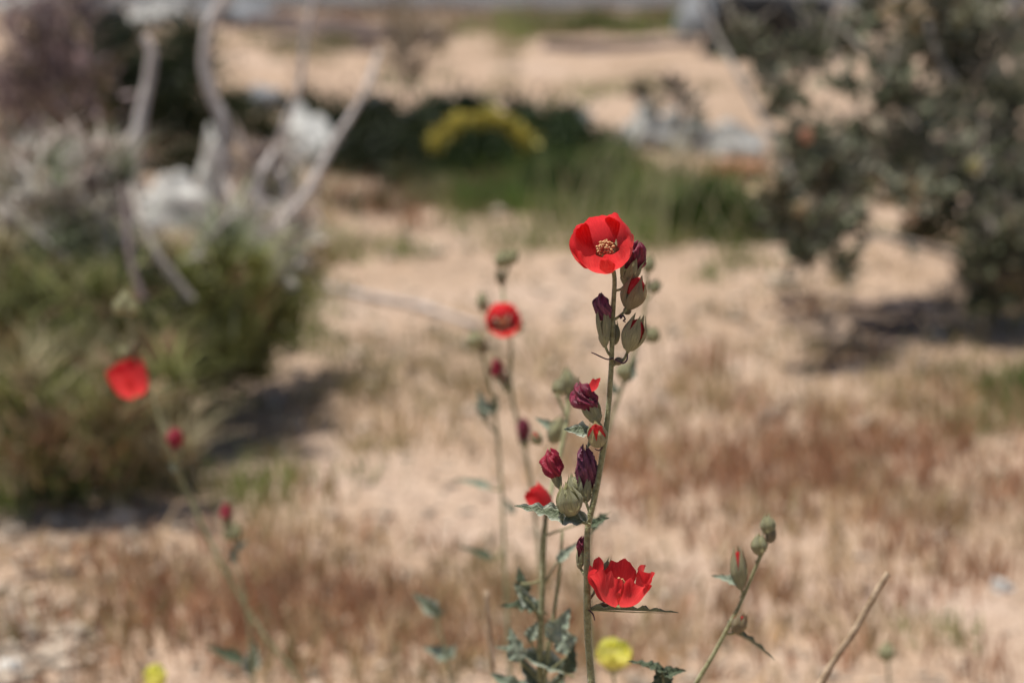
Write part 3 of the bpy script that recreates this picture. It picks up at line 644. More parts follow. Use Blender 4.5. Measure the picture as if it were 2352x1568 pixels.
g = G(940, 235)
ts = plant('twiggy_shrub', g, 'thin see-through brown twiggy shrub standing on the far sand strip', 'shrub')
cl = [(920, 120, 6.6, 60, .8, [3]), (950, 180, 6.6, 50, .8, [3, 1]), (900, 60, 6.7, 60, .5, [3]), (970, 90, 6.7, 50, .5, [3, 1])]
twigs(ts, cl, 55, np.array([[.2, .17, .13], [.3, .24, .18], [.2, .16, .1], [.24, .19, .13]]), .12, .006, 'twig')
branch(ts, [Vector(g), (935, 160, 6.6), (925, 60, 6.7)], 10, 5, 'bark_dark', 'trunk')
# mid shrubs: dark green mass with a yellow arc of blooms
g = G(1090, 440)
ys_ = plant('flowering_shrub', g, 'dark green rounded shrub carrying an arc of yellow blooms', 'shrub')
cl = [(1100, 360, 5.7, 100, 1.3, [0, 1, 2]), (1400, 350, 5.9, 50, .5, [0, 1]), (1010, 380, 5.7, 70, .8, [0, 2]), (1200, 370, 5.7, 80, 1, [0, 1]), (1100, 400, 5.6, 90, .8, [0, 1]), (1260, 320, 5.9, 70, .8, [1, 0]), (1010, 265, 6.1, 50, .6, [0, 2]), (1090, 262, 6.1, 40, .5, [0, 2]), (1200, 275, 6.0, 50, .6, [0, 2]), (1290, 290, 6.0, 50, .5, [0, 1]), (1290, 400, 5.6, 60, .7, [0, 1]), (1380, 410, 5.6, 50, .5, [0, 1]), (1180, 430, 5.5, 60, .5, [0, 1]), (1320, 350, 5.8, 70, .8, [0, 2, 1])]
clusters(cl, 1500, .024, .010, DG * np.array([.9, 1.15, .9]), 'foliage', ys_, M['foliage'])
branch(ys_, [Vector(g), (1095, 400, 5.7), (1100, 350, 5.7)], 14, 6, 'bark_dark', 'trunk')
arc = []
for k in range(17):
    a_ = math.radians(172 - k * 164 / 16); arc.append((1105 + 104 * math.cos(a_), 350 - 78 * math.sin(a_), 5.50, 12, 1, [0, 1]))
YL = np.array([[.68, .60, .16], [.60, .50, .12]])
clusters([(a_ + random.uniform(-8, 8), b_ + random.uniform(-6, 10), c_, r_ * random.uniform(1.0, 1.5), w_, p_) for (a_, b_, c_, r_, w_, p_) in arc], 80, .015, .011, YL, 'yellow_bloom', ys_, M['foliage'], up=.8)
g = G(880, 450)
bs = plant('dark_bush', g, 'low nearly black green bush between the slanting branch and yellow blooms', 'bush')
cl = [(800, 400, 5.6, 80, 1, [0, 2]), (880, 380, 5.7, 90, 1, [0, 2]), (960, 330, 5.9, 80, 1, [0, 1]), (780, 300, 6.0, 70, 1, [0, 2, 1]), (860, 290, 6.1, 70, .8, [1, 2]), (940, 430, 5.5, 60, .6, [3, 0]), (1040, 290, 6.2, 60, .7, [1, 0]), (700, 260, 6.2, 50, .5, [1, 2])]
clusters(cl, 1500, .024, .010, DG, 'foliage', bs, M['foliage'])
branch(bs, [Vector(g), (870, 400, 5.6), (880, 340, 5.8)], 14, 6, 'bark_dark', 'trunk')
for (px, py, r, lab) in [(1300, 420, 60, 'small green herb growing between the flowering shrub and the grass'), (1640, 470, 80, 'mid green herb patch beside the leafy grey green bush')]:
    g = G(px, py + r); d = (g - Vector((0, 0, CAM_H))).dot(FWD)
    h_ = plant('green_herb', g, lab, 'plant')
    clusters([(px, py, d, r, 1, [0, 1, 2]), (px + r, py + r * .4, d, r * .7, .6, [0, 1]), (px - r, py + r * .4, d, r * .7, .6, [1, 2])], 700, .022, .006, np.array([[.08, .12, .035], [.12, .16, .05], [.05, .085, .025]]), 'foliage', h_, M['foliage'], up=1.0)
# little sprig over the pale blue rock
g = G(1500, 345); sp_ = plant('dry_sprig', g + Vector((.02, -.12, 0)), 'dark seedy sprig bending over the pale blue white rock', 'plant')
branch(sp_, [Vector(sp_.location), (1560, 280, 5.5), (1560, 220, 5.5), (1530, 190, 5.5)], 8, 4, 'bark_dark', 'stem')
clusters([(1470, 210, 5.5, 22, .5, [0]), (1545, 195, 5.5, 24, .6, [0]), (1575, 230, 5.5, 26, .5, [0, 1]), (1500, 250, 5.5, 30, .3, [1]), (1600, 280, 5.5, 40, .4, [1])], 130, .02, .010, np.array([[.07, .065, .05], [.22, .24, .2]]), 'foliage', sp_, M['foliage'])
branch(sp_, [(1560, 240, 5.5), (1510, 215, 5.5), (1470, 212, 5.5)], 5, 3, 'bark_dark', 'stem')

# leafy grey green bush at the right
JG = np.array([[.105, .125, .085], [.16, .18, .14], [.055, .066, .042], [.24, .26, .21], [.28, .22, .14]])
g = G(2290, 745)
JG = JG * np.array([1.12, 1.04, .92])
jb = plant('leafy_bush', g, 'tall open bush with oval grey green leaves at the right edge', 'bush')
jcl = [(1850, 330, 3.9, 60, 1.1, [0, 1, 2]), (1900, 400, 3.9, 75, 1.4, [0, 1, 2]), (1830, 400, 3.9, 40, .6, [0, 2]), (1990, 400, 4.0, 80, 1.5, [0, 1, 2]), (2080, 330, 4.0, 90, 1.8, [0, 1, 2, 3]), (2160, 260, 4.1, 80, 1.5, [0, 1, 2]), (2050, 230, 4.0, 50, .9, [0, 2]),
       (2180, 380, 4.0, 90, 1.8, [0, 1, 2, 3]), (2280, 330, 4.1, 90, 1.7, [0, 1, 2]), (2270, 450, 4.0, 90, 1.8, [0, 2, 1]), (2120, 440, 3.95, 50, .8, [0, 1]), (2330, 560, 3.9, 80, 1.5, [0, 2, 1]), (2250, 600, 3.9, 60, 1.0, [0, 2]), (2330, 680, 3.9, 60, .9, [0, 2, 4]),
       (1870, 540, 3.8, 55, .9, [0, 1, 2]), (1790, 450, 3.8, 45, .7, [0, 2, 4]), (1790, 520, 3.8, 45, .6, [0, 2, 1]), (1930, 520, 3.8, 45, .6, [0, 1, 2]), (1840, 590, 3.75, 30, .3, [1, 2]), (1940, 610, 3.75, 24, .3, [0, 2]),
       (1700, 100, 4.1, 45, .7, [0, 1, 2]), (1760, 160, 4.1, 50, .7, [1, 2, 3]), (1850, 130, 4.1, 55, .8, [0, 2]), (1930, 90, 4.2, 60, .9, [0, 1, 2]), (2130, 60, 4.2, 70, 1.2, [0, 1, 2]), (2060, 150, 4.2, 40, .6, [0, 1]), (2240, 150, 4.2, 60, 1.0, [0, 1]), (2320, 80, 4.2, 60, .9, [1, 2, 3]), (2330, 210, 4.1, 60, 1.0, [0, 1]), (2000, 40, 4.2, 50, .6, [0, 2]),
       (1800, 230, 4.0, 34, .5, [2, 0]), (1930, 200, 4.0, 30, .3, [0, 1]), (2170, 160, 4.2, 30, .3, [0]), (2420, 400, 4.1, 90, 1.6, [0, 1, 2]), (2430, 250, 4.1, 90, 1.5, [0, 1, 2]), (2440, 560, 4.0, 90, 1.3, [0, 1, 2]), (1960, 320, 4.0, 45, .6, [0, 2]), (2220, 520, 3.95, 50, .7, [0, 2]), (1920, 450, 3.9, 50, .6, [0, 1, 2]), (2340, 450, 4.0, 60, 1.0, [0, 1, 2]), (2200, 90, 4.2, 50, .5, [0, 2]), (2270, 700, 3.9, 40, .5, [2, 0]), (2150, -60, 4.2, 110, 1.3, [0, 1, 2]), (2350, -60, 4.2, 110, 1.3, [0, 1, 2])]
jcl += [(random.uniform(1960, 2420), random.uniform(-40, 620) , random.uniform(3.9, 4.5), random.uniform(26, 60), .45, random.choice([[0, 1], [1, 3], [0, 2], [1, 4]])) for _ in range(34)]
jcl += [(random.uniform(2240, 2440), random.uniform(480, 720) , random.uniform(3.8, 4.2), random.uniform(26, 60), .45, random.choice([[0, 1], [1, 3], [0, 2], [1, 4]])) for _ in range(12)]
fork = P(2300, 600, 3.95)
twigs(jb, jcl, 34, np.array([[.30, .26, .21], [.40, .35, .29], [.16, .14, .10], [.35, .30, .26], [.3, .22, .15]]), .07, .004, 'twig')
branch(jb, [Vector(g) + Vector((0, 0, -.01)), fork, (2270, 480, 4.0)], 34, 22, 'bark_grey', 'trunk')
for pts, w0, w1 in [([(2290, 560, 3.97), (2150, 420, 3.98), (1990, 390, 3.95), (1870, 420, 3.9)], 16, 8),
                    ([(2270, 500, 3.98), (2200, 330, 4.05), (2080, 240, 4.05), (1960, 90, 4.15), (1900, 40, 4.2)], 18, 8),
                    ([(1880, 560, 3.8), (1830, 430, 3.85), (1760, 290, 3.95), (1700, 180, 4.0), (1640, 70, 4.1), (1610, 0, 4.1)], 15, 12),
                    ([(2290, 620, 3.95), (2100, 560, 3.85), (1940, 530, 3.8), (1880, 555, 3.8), (1800, 500, 3.8)], 16, 6),
                    ([(2270, 480, 4.0), (2260, 300, 4.1), (2150, 120, 4.15), (2110, -60, 4.2)], 20, 14),
                    ([(2280, 500, 4.0), (2330, 300, 4.1), (2330, 100, 4.2), (2360, -80, 4.2)], 18, 10),
                    ([(2300, 620, 3.95), (2390, 520, 4.0), (2440, 380, 4.1)], 16, 8), ([(1980, 560, 3.82), (1935, 640, 3.76)], 6, 4),
                    ([(1760, 290, 3.95), (1850, 320, 3.9)], 7, 4), ([(1700, 180, 4.0), (1780, 170, 4.1), (1860, 130, 4.1)], 7, 4)]:
    branch(jb, pts, w0, w1, 'bark_mid')
clusters(jcl, 105, .027, .019, JG * 1.6, 'foliage', jb, M['foliage'], up=.4)
# the leaves that show largest, one by one
lm = []
for k in range(6):
    mb = MB(); rows = []
    for i in range(6):
        v = i / 5; wv = math.sin(math.pi * min(.97, v * .92 + .04)) ** .7
        rows.append([(u * .32 * wv, v, .10 * abs(u) * wv + .06 * math.sin(v * 3 + k)) for u in (-1, 0, 1)])
    mb.grid(rows, 0)
    shade = [(.23, .245, .165), (.32, .33, .25), (.14, .15, .10), (.38, .39, .31), (.22, .21, .13), (.27, .28, .21)][k]
    mt = M.setdefault('jl%d' % k, mat('oval_leaf', tuple(c * .8 for c in shade), tuple(c * 1.15 for c in shade), 3, .5, .4, .15))
    lm.append(mb.mesh('leaf', mt))
front = [c for c in jcl if c[1] > 0 and c[0] < 2352]
for k in range(280):
    c = front[k % len(front)]; r = c[3] * S(c[2]); q = Vector(ball(1, P(*c[:3]), (r, r, r))[0]) - FWD * r * .4
    if q.z < .03: q.z = .05
    dd = (q - P(*c[:3])).normalized() + Vector((random.gauss(0, .5), random.gauss(0, .5), random.gauss(.4, .4)))
    link('leaf', random.choice(lm), jb, q - jb.location, axis_quat(dd, random.uniform(0, 6)) @ Quaternion((1, 0, 0), -math.pi / 2), random.uniform(.018, .028))
# a few tan dead leaves low on the bush read as pale discs
for (px, py, m_) in [(1852, 312, (.55, .27, .17)), (2240, 382, (.42, .38, .16)), (1840, 480, (.50, .36, .2)), (2090, 500, (.5, .36, .24))]:
    mt = mat('dead_leaf', m_, None, 3, .6, .3, .2); mb = MB(); mb.blob((0, 0, 0), (.010, .004, .012), 0, px, .3, 6, 8)
    link('dead_leaf', mb.mesh('dead_leaf', mt), jb, P(px, py, 3.75) - jb.location)

# fallen twigs on the sand, and dark rods standing in for bush shadows
def stick(pts, w, label, m='bark_grey'):
    Q = [G(*p) + Vector((0, 0, .008)) for p in pts]; d = (Q[0] - Vector((0, 0, CAM_H))).dot(FWD)
    mb = MB(); mb.tube(Q, [S(d) * w * .5] * len(Q), 0, 7, 4, .4)
    o = link('stick_or_shadow', mb.mesh('stick_or_shadow', M[m], off=Q[0])); o.location = Q[0]
    return tag(o, label, 'stick')
stick([(640, 112), (760, 120), (860, 128)], 26, 'short dark stick lying below the long weathered log', 'bark_dark')
stick([(1250, 118), (1420, 122), (1600, 116)], 30, 'dark thin log lying beside the far green strip', 'bark_dark')
stick([(720, 665), (850, 690), (970, 705), (1100, 745)], 15, 'long grey stick lying on the sand behind the middle red flower')
stick([(1790, 715), (1900, 705), (1990, 720), (2120, 735)], 22, 'dark crooked strip standing in for shadow on the sand below the leafy bush', 'bark_dark')  # dark rod in place of a shadow cast by the bush
stick([(1960, 775), (2080, 765), (2200, 780)], 18, 'short dark strip standing in for shadow nearest the foot of the leafy bush', 'bark_dark')  # second rod, its dark colour stands for shade on the ground
stick([(60, 1345), (190, 1335)], 12, 'thin dark twig on the sand in front of the olive shrub', 'bark_dark')
stick([(580, 78), (760, 92), (900, 102), (1010, 112)], 62, 'dark weathered log across the far sand near the road', 'bark_dark')

#--PLANTS--
# ------------------------------------------------------------------ the sharp plant
GM = 'red flowered mallow plants on the sand'
F = 1.10
ft = below(1362, 1700, F, .01, .03)
fp = plant('globemallow', ft, 'tall sharp mallow stem with an open red flower on top and another low down', 'flowering plant', GM)
stem_pts = [Vector((ft.x, ft.y, ft.z)), P(1372, 2300, F + .01), (1366, 1700, F), (1359, 1570, F), (1352, 1480, F), (1349, 1390, F), (1348, 1300, F), (1350, 1212, F), (1364, 1150, F), (1378, 1080, F), (1390, 1000, F), (1399, 920, F), (1404, 840, F), (1407, 760, F), (1410, 690, F), (1412, 640, F), (1407, 612, F)]
ped = lambda a, b, d1=F, d2=F, mid=None: ([(a[0], a[1], d1)] + ([(mid[0], mid[1], (d1 + d2) / 2)] if mid else [((a[0] + b[0]) / 2 + 2, (a[1] + b[1]) / 2 + 4, (d1 + d2) / 2)]) + [(b[0], b[1], d2)], 6, 7)
main = stems(fp, [(stem_pts, 19, 10),
    ped((1411, 668), (1438, 652)), ped((1410, 735), (1443, 706), mid=(1428, 722)), ped((1407, 818), (1389, 792), mid=(1398, 812)), ped((1406, 840), (1444, 802), mid=(1432, 826)),
    ped((1393, 990), (1373, 968), mid=(1386, 984)), ped((1389, 1030), (1374, 1018)), ped((1352, 1205), (1284, 1118), F, F + .004, (1320, 1180)), ped((1352, 1205), (1312, 1180)), ped((1356, 1185), (1345, 1150)),
    ped((1352, 1208), (1325, 1140), F, F + .01, (1330, 1180)), ped((1349, 1330), (1331, 1300), F, F + .006), ped((1349, 1402), (1414, 1392), mid=(1378, 1388)), ped((1349, 1380), (1372, 1340), F, F + .008)], hair=14)
# top
flower(fp, P(1404, 602, F), V(-.32, .60, .78), 71 * S(F), 97 * S(F), roll=.85, seed=2.4, open_=1.04, half=56, ruffle=.09, curl=.26, notch=.015, rimvar=.05, var=[1, .95, 1.05, 1.0, .97], sepal_len=.42)
wilted(fp, (1437, 654), (1467, 564), F + .003, 52, 46, 'wilt', 'sepal', .50, 1.2, 2.1, .4)
bud(fp, (1443, 706), (1470, 632), F, 58, 'sepal_brown', red=.12, roll=2.0, dd=.004)
wilted(fp, (1389, 794), (1382, 680), F - .001, 40, 34, 'wilt_purple', 'sepal', .68, .3, 4.4, .5)
bud(fp, (1443, 803), (1470, 722), F, 54, 'sepal', red=.06, roll=.5, dd=.003)
bud(fp, (1412, 790), (1414, 735), F + .004, 22, 'sepal', roll=1)
# dried curled stipules and a small bract
mb = MB()
for pts in [[(1409, 822), (1396, 825), (1380, 819), (1368, 813), (1358, 809)], [(1424, 722), (1426, 731), (1431, 724), (1436, 733), (1432, 736), (1437, 740)], [(1412, 824), (1430, 834), (1440, 826), (1441, 812)], [(1384, 1026), (1376, 1034), (1366, 1030)], [(1352, 1400), (1362, 1410), (1366, 1424)]]:
    mb.tube([P(*p, F - .002) for p in pts], [.0004] + [.00035] * (len(pts) - 2) + [.0002], 0, 6, 4, .5)
link('stipule', mb.mesh('stipule', M['curl'], off=fp.location), fp)
bud(fp, (1411, 832), (1434, 826), F, 18, 'sepal_brown', roll=1)
bud(fp, (1433, 718), (1452, 706), F + .002, 18, 'sepal_brown', roll=.4)
# middle cluster
wilted(fp, (1373, 970), (1332, 884), F, 52, 42, 'wilt', 'sepal', .46, .8, 7.3, .5)
mbp = petal_mesh(.006, .007, 40, 2.2, .2, .9, nu=9, nv=8); link('petal', mbp, fp, P(1352, 900, F - .001) - fp.location, axis_quat(V(-.2, 1, .2), 1.0))
bud(fp, (1374, 1020), (1368, 976), F - .001, 46, 'sepal', red=.16, roll=.3, dd=.012)
leaf(fp, (1354, 990), (1294, 986), F - .002, 38, (0, .55, .85), seed=1, fold=.3, wave=.15, lobes=7, droop=.0)
leaf(fp, (1362, 1008), (1346, 1030), F, 14, (0, .6, .8), seed=4, fold=.3, lobes=5)
wilted(fp, (1285, 1120), (1262, 1040), F + .006, 44, 24, 'wilt_red', 'sepal', .42, .4, 1.3, .45)
wilted(fp, (1345, 1152), (1346, 1036), F + .002, 44, 36, 'wilt_purple', 'sepal', .36, 1.9, 5.1, .55)
bud(fp, (1312, 1180), (1298, 1108), F - .004, 58, 'sepal', roll=.9, dd=.006)
bud(fp, (1326, 1142), (1314, 1084), F + .006, 40, 'sepal', roll=.2)
leaf(fp, (1340, 1200), (1182, 1156), F - .004, 62, (.1, .72, .66), seed=2, fold=.40, wave=.17, lobes=11, droop=.04, petiole=.1)
leaf(fp, (1290, 1178), (1292, 1204), F - .010, 18, (0, .3, 1), seed=6, lobes=5, wave=.2)
leaf(fp, (1346, 1198), (1322, 1160), F - .004, 20, (.5, .3, 1), seed=7, lobes=5, wave=.2)
leaf(fp, (1352, 1210), (1398, 1184), F + .06, 26, (.2, .7, .6), seed=8, material='leaf_dark', lobes=7)
# low flower, its leaf and the one behind the stem
wilted(fp, (1331, 1304), (1340, 1236), F + .005, 26, 22, 'wilt', 'sepal', .5, .8, 3.3, .5)
flower(fp, P(1420, 1392, F - .002), V(.06, .95, .28), 66 * S(F), 90 * S(F), roll=.75, seed=9, open_=1.0, half=44, ruffle=.34, var=[.90, 1.0, 1.04, .86, .98], notch=.06, rimvar=.12, curl=.02, sepal_len=.35)
bud(fp, (1372, 1342), (1402, 1276), F + .01, 26, 'sepal', roll=.9)
leaf(fp, (1352, 1400), (1558, 1404), F, 50, (0, 1, -.10), seed=3, fold=.55, wave=.16, lobes=12, droop=.01, material='leaf_dark', petiole=.02)
leaf(fp, (1362, 1402), (1398, 1372), F, 10, (0, 1, .5), seed=5, lobes=5)

# ------------------------------------------------------------------ the plant right behind it
D = 1.36
ft = below(1240, 1700, D, -.01, .04)
p2 = plant('globemallow', ft, 'soft leafy mallow stem close behind the sharp stem, many grey leaves low down', 'flowering plant', GM)
stems(p2, [([Vector(ft), P(1236, 2200, D), (1238, 1700, D), (1240, 1500, D), (1246, 1350, D), (1252, 1200, D), (1272, 1100, D + .03), (1300, 980, D + .05), (1305, 900, D + .06)], 15, 10),
           ([Vector(ft), P(1240, 2200, D), (1246, 1650, D), (1262, 1480, D), (1282, 1340, D), (1292, 1220, D)], 12, 7),
           ped((1254, 1190), (1262, 1170), D, D), ped((1302, 960), (1278, 905), D + .05, D + .05), ped((1246, 1330), (1195, 1340), D, D)], wob=.1)
flower(p2, P(1262, 1172, D), V(-.62, .72, .3), 27 * S(D), 62 * S(D), roll=.4, seed=21, open_=1.25, half=50, ruffle=.08, lo=True, sepal_len=.45, curl=.2)
bud(p2, (1305, 905), (1300, 838), D + .06, 34, roll=.4)
bud(p2, (1292, 905), (1274, 868), D + .06, 34, roll=1.4)
bud(p2, (1310, 905), (1328, 862), D + .06, 30, 'sepal_brown', roll=.8)
bud(p2, (1268, 1015), (1296, 950), D + .06, 40, 'sepal', roll=.8)
leaf(p2, (1290, 1000), (1230, 955), D + .06, 36, (0, .5, .8), seed=2, material='leaf_pale', wave=.1)
bud(p2, (1240, 1020), (1224, 990), D + .1, 26, 'sepal', red=.1)
low = [((1300, 1545), (1144, 1468), 62, 'leaf', (0, .8, .6)), ((1310, 1500), (1262, 1420), 56, 'leaf_pale', (.2, .2, 1)), ((1300, 1545), (1322, 1480), 40, 'leaf_dark', (.4, .4, .8)), ((1246, 1405), (1150, 1380), 54, 'leaf_dark', (0, .8, .4)),
       ((1205, 1370), (1190, 1300), 38, 'leaf_dark', (0, .2, 1)), ((1262, 1470), (1312, 1396), 58, 'leaf_pale', (.2, .2, 1)), ((1225, 1400), (1180, 1335), 34, 'leaf', (0, .3, 1)), ((1240, 1620), (1130, 1540), 70, 'leaf_pale', (0, .5, .8)),
       ((1195, 1520), (1170, 1440), 50, 'leaf_pale', (-.2, .3, 1)), ((1250, 1600), (1190, 1500), 56, 'leaf', (0, .4, .9)), ((1260, 1610), (1300, 1530), 50, 'leaf', (0, .4, .9)), ((1395, 1180), (1352, 1225), 26, 'leaf_dark', (0, .8, .5)),
       ((1240, 1560), (1200, 1590), 46, 'leaf_dark', (0, .9, .4)), ((1215, 1470), (1240, 1420), 34, 'leaf_pale', (0, .4, .9)), ((1280, 1290), (1330, 1240), 26, 'leaf_pale', (0, .5, .8))]
for k, (b_, t_, w_, m_, n_) in enumerate(low):
    leaf(p2, b_, t_, D + .02 * math.sin(k * 2.1), w_, n_, seed=k * 1.3, material=m_, lobes=8, wave=.18)
    # short leaf stalks join them to the stem
st = MB()
for (b_, t_, *_r) in low:
    st.tube([P(*b_, D), P((b_[0] + 1250) / 2, b_[1] + 25, D), P(1243 if b_[1] > 1350 else 1250, b_[1] + 50, D)], [.0006, .0006, .0008], 0, 6, 3)
link('leaf_stalk', st.mesh('leaf_stalk', M['stem'], off=p2.location), p2)
# dark toothed leaf right of the low flower, on its own low shoot
ft = below(1530, 1720, 1.22, 0, .03)
p3 = plant('low_shoot', ft, 'short leafy shoot with dark toothed leaves right of the yellow flower', 'plant')
stems(p3, [([Vector(ft), P(1528, 1900, 1.22), (1526, 1620, 1.22), (1522, 1545, 1.22)], 9, 6)])
leaf(p3, (1524, 1545), (1446, 1508), 1.22, 36, (0, .9, .4), seed=1, material='leaf_dark')
leaf(p3, (1522, 1550), (1576, 1535), 1.22, 34, (0, .6, .7), seed=2, material='leaf_dark')
leaf(p3, (1524, 1580), (1512, 1520), 1.22, 52, (0, .3, 1), seed=3, material='leaf_dark')

# ------------------------------------------------------------------ middle plant with the small red flower
D = 1.84
ft = below(1250, 1600, D, 0, .05)
p4 = plant('globemallow', ft, 'blurred mallow with two thin stems and one small open red flower between buds', 'flowering plant', GM)
stems(p4, [([Vector(ft), P(1250, 1900, D), (1250, 1560, D), (1240, 1300, D), (1222, 1120, D), (1200, 1010, D), (1180, 930, D), (1172, 860, D), (1174, 790, D), (1164, 745, D), (1156, 680, D + .02), (1154, 620, D + .02)], 10, 7),
           ([Vector(ft), P(1190, 1900, D), (1172, 1560, D), (1160, 1300, D), (1150, 1090, D), (1135, 930, D), (1112, 830, D), (1098, 790, D)], 9, 6),
           ped((1172, 872), (1150, 868), D, D), ped((1205, 1030), (1206, 1020), D, D), ped((1156, 640), (1170, 600), D, D), ped((1155, 650), (1146, 640), D, D), ped((1145, 1000), (1112, 960), D, D), ped((1158, 1260), (1135, 1280), D, D), ped((1152, 1120), (1128, 1122), D, D)])
flower(p4, P(1157, 752, D), V(-.02, .42, .92), 41 * S(D), 52 * S(D), roll=.6, seed=5, open_=1.0, ruffle=.1, lo=True, sepal_len=.5, curl=.1)
for (b_, t_, w_, m_, rl) in [((1150, 615), (1158, 572), 34, 'sepal', .3), ((1166, 605), (1188, 572), 32, 'sepal', 1.3), ((1155, 655), (1142, 615), 22, 'sepal_brown', .7), ((1182, 765), (1198, 735), 26, 'sepal', .1), ((1135, 760), (1122, 728), 26, 'sepal', .1),
                             ((1112, 715), (1104, 668), 26, 'sepal', 2), ((1096, 800), (1088, 756), 38, 'sepal', 2.2), ((1105, 812), (1118, 785), 22, 'sepal_brown', 2.2)]:
    bud(p4, b_, t_, D, w_, m_, roll=rl)
wilted(p4, (1150, 880), (1138, 828), D, 30, 22, 'wilt_red', 'sepal', .4, .4, 2.0)
bud(p4, (1165, 900), (1156, 856), D, 24, 'sepal', red=.2)
wilted(p4, (1206, 1028), (1198, 966), D - .05, 28, 24, 'wilt', 'sepal', .2, .4, 3.0)
for k, (b_, t_, w_, m_) in enumerate([((1135, 945), (1085, 925), 34, 'leaf'), ((1115, 960), (1100, 895), 34, 'leaf_pale'), ((1132, 950), (1140, 905), 26, 'leaf_dark'), ((1128, 1122), (1044, 1092), 26, 'leaf_pale'), ((1132, 1285), (1056, 1248), 26, 'leaf_dark'), ((1180, 1180), (1158, 1140), 20, 'leaf')]):
    leaf(p4, b_, t_, D, w_, (0, .7, .7), seed=k, material=m_, wave=.1)
# thin budded plant seen just right of the sharp stem
D = 1.56
ft = below(1420, 1600, D, 0, .05)
p5 = plant('globemallow', ft, 'thin pale budded mallow stem just right behind the sharp top flower', 'flowering plant', GM)
stems(p5, [([Vector(ft), P(1372, 1900, D), (1362, 1560, D), (1352, 1250, D), (1385, 1040, D), (1425, 900, D), (1468, 780, D), (1482, 700, D), (1488, 610, D)], 11, 6), ped((1482, 690), (1500, 668), D, D), ped((1475, 780), (1495, 775), D, D), ped((1440, 880), (1428, 868), D, D)])
for (b_, t_, w_, m_, rl) in [((1486, 625), (1496, 585), 28, 'sepal', .3), ((1498, 672), (1510, 640), 28, 'sepal', 1), ((1492, 785), (1508, 748), 34, 'sepal', .3), ((1478, 770), (1482, 738), 24, 'sepal_brown', .3), ((1430, 870), (1438, 830), 36, 'sepal', .3)]:
    bud(p5, b_, t_, D, w_, m_, roll=rl)
leaf(p5, (1440, 875), (1462, 812), D, 30, (.2, .3, 1), seed=1, material='leaf_pale'); leaf(p5, (1500, 668), (1522, 650), D, 22, (0, .6, .8), seed=4, material='leaf_dark'); leaf(p5, (1414, 905), (1400, 870), D, 22, (.2, .3, 1), seed=1)
# left plant
D = 2.0
ft = below(700, 1600, D, .1, .05)
p6 = plant('globemallow', ft, 'leaning blurred mallow with a red flower in front of the olive shrub', 'flowering plant', GM)
stems(p6, wob=.2, paths=[([Vector(ft), P(760, 1750, D), (690, 1568, D), (600, 1450, D), (530, 1335, D), (478, 1235, D), (430, 1130, D), (398, 1050, D), (368, 975, D), (345, 905, D), (322, 850, D), (308, 790, D), (290, 720, D)], 8, 13),
           ped((345, 905), (312, 912), D, D), ped((400, 1056), (398, 1040), D, D)])
flower(p6, P(316, 914, D), V(-.30, .86, .36), 44 * S(D), 82 * S(D), roll=.3, seed=15, open_=1.1, ruffle=.08, lo=True, sepal_len=.4)
for (b_, t_, w_, m_, rl) in [((285, 720), (262, 685), 32, 'sepal', .3), ((290, 715), (286, 660), 30, 'sepal', 1), ((296, 722), (312, 688), 32, 'sepal', .6), ((306, 815), (314, 768), 24, 'sepal_brown', 2), ((300, 818), (272, 798), 26, 'sepal', 2), ((322, 905), (290, 940), 26, 'sepal', 1)]:
    bud(p6, b_, t_, D, w_, m_, roll=rl)
wilted(p6, (405, 1056), (398, 990), D, 36, 30, 'wilt_red', 'sepal', .35, .4, 2.6)
leaf(p6, (396, 1040), (432, 1056), D, 24, (0, .9, .4), seed=1, material='leaf_dark'); leaf(p6, (412, 1078), (385, 1062), D, 26, (0, .4, .9), seed=2, material='leaf')
# small plant left below
D = 1.92
ft = below(590, 1640, D, 0, .05)
p7 = plant('globemallow', ft, 'small budded mallow with one magenta withered bloom over pale sand', 'flowering plant', GM)
stems(p7, [([Vector(ft), P(590, 1750, D), (585, 1600, D), (575, 1460, D), (556, 1340, D), (538, 1240, D)], 9, 6), ped((582, 1540), (560, 1520), D, D)])
wilted(p7, (528, 1222), (518, 1160), D, 24, 24, 'wilt_red', 'sepal', .55, .4, 1.6)
bud(p7, (538, 1240), (548, 1198), D, 26, 'sepal'); bud(p7, (532, 1240), (514, 1212), D, 22, 'sepal')
for k, (b_, t_, w_, m_) in enumerate([((540, 1265), (568, 1238), 24, 'leaf_pale'), ((540, 1290), (530, 1255), 20, 'leaf_pale'), ((560, 1520), (470, 1478), 34, 'leaf_dark'), ((578, 1540), (584, 1468), 44, 'leaf'), ((578, 1550), (548, 1500), 24, 'leaf')]):
    leaf(p7, b_, t_, D, w_, (0, .6, .8), seed=k, material=m_, wave=.12)
# low teal-leaved seedling
D = 1.75
ft = below(1030, 1640, D, 0, .05)
p8 = plant('low_shoot', ft, 'low shoot with pale teal leaves left of the middle stems', 'plant')
stems(p8, [([Vector(ft), P(1040, 1750, D), (1040, 1600, D), (1020, 1480, D), (1000, 1410, D)], 8, 5)])
for k, (b_, t_, w_, m_) in enumerate([((1002, 1412), (950, 1358), 42, 'leaf'), ((1006, 1420), (996, 1372), 24, 'leaf_dark'), ((1030, 1510), (972, 1482), 44, 'leaf_pale'), ((1030, 1510), (1045, 1478), 26, 'leaf_pale')]):
    leaf(p8, b_, t_, D, w_, (0, .6, .8), seed=k, material=m_, wave=.12)
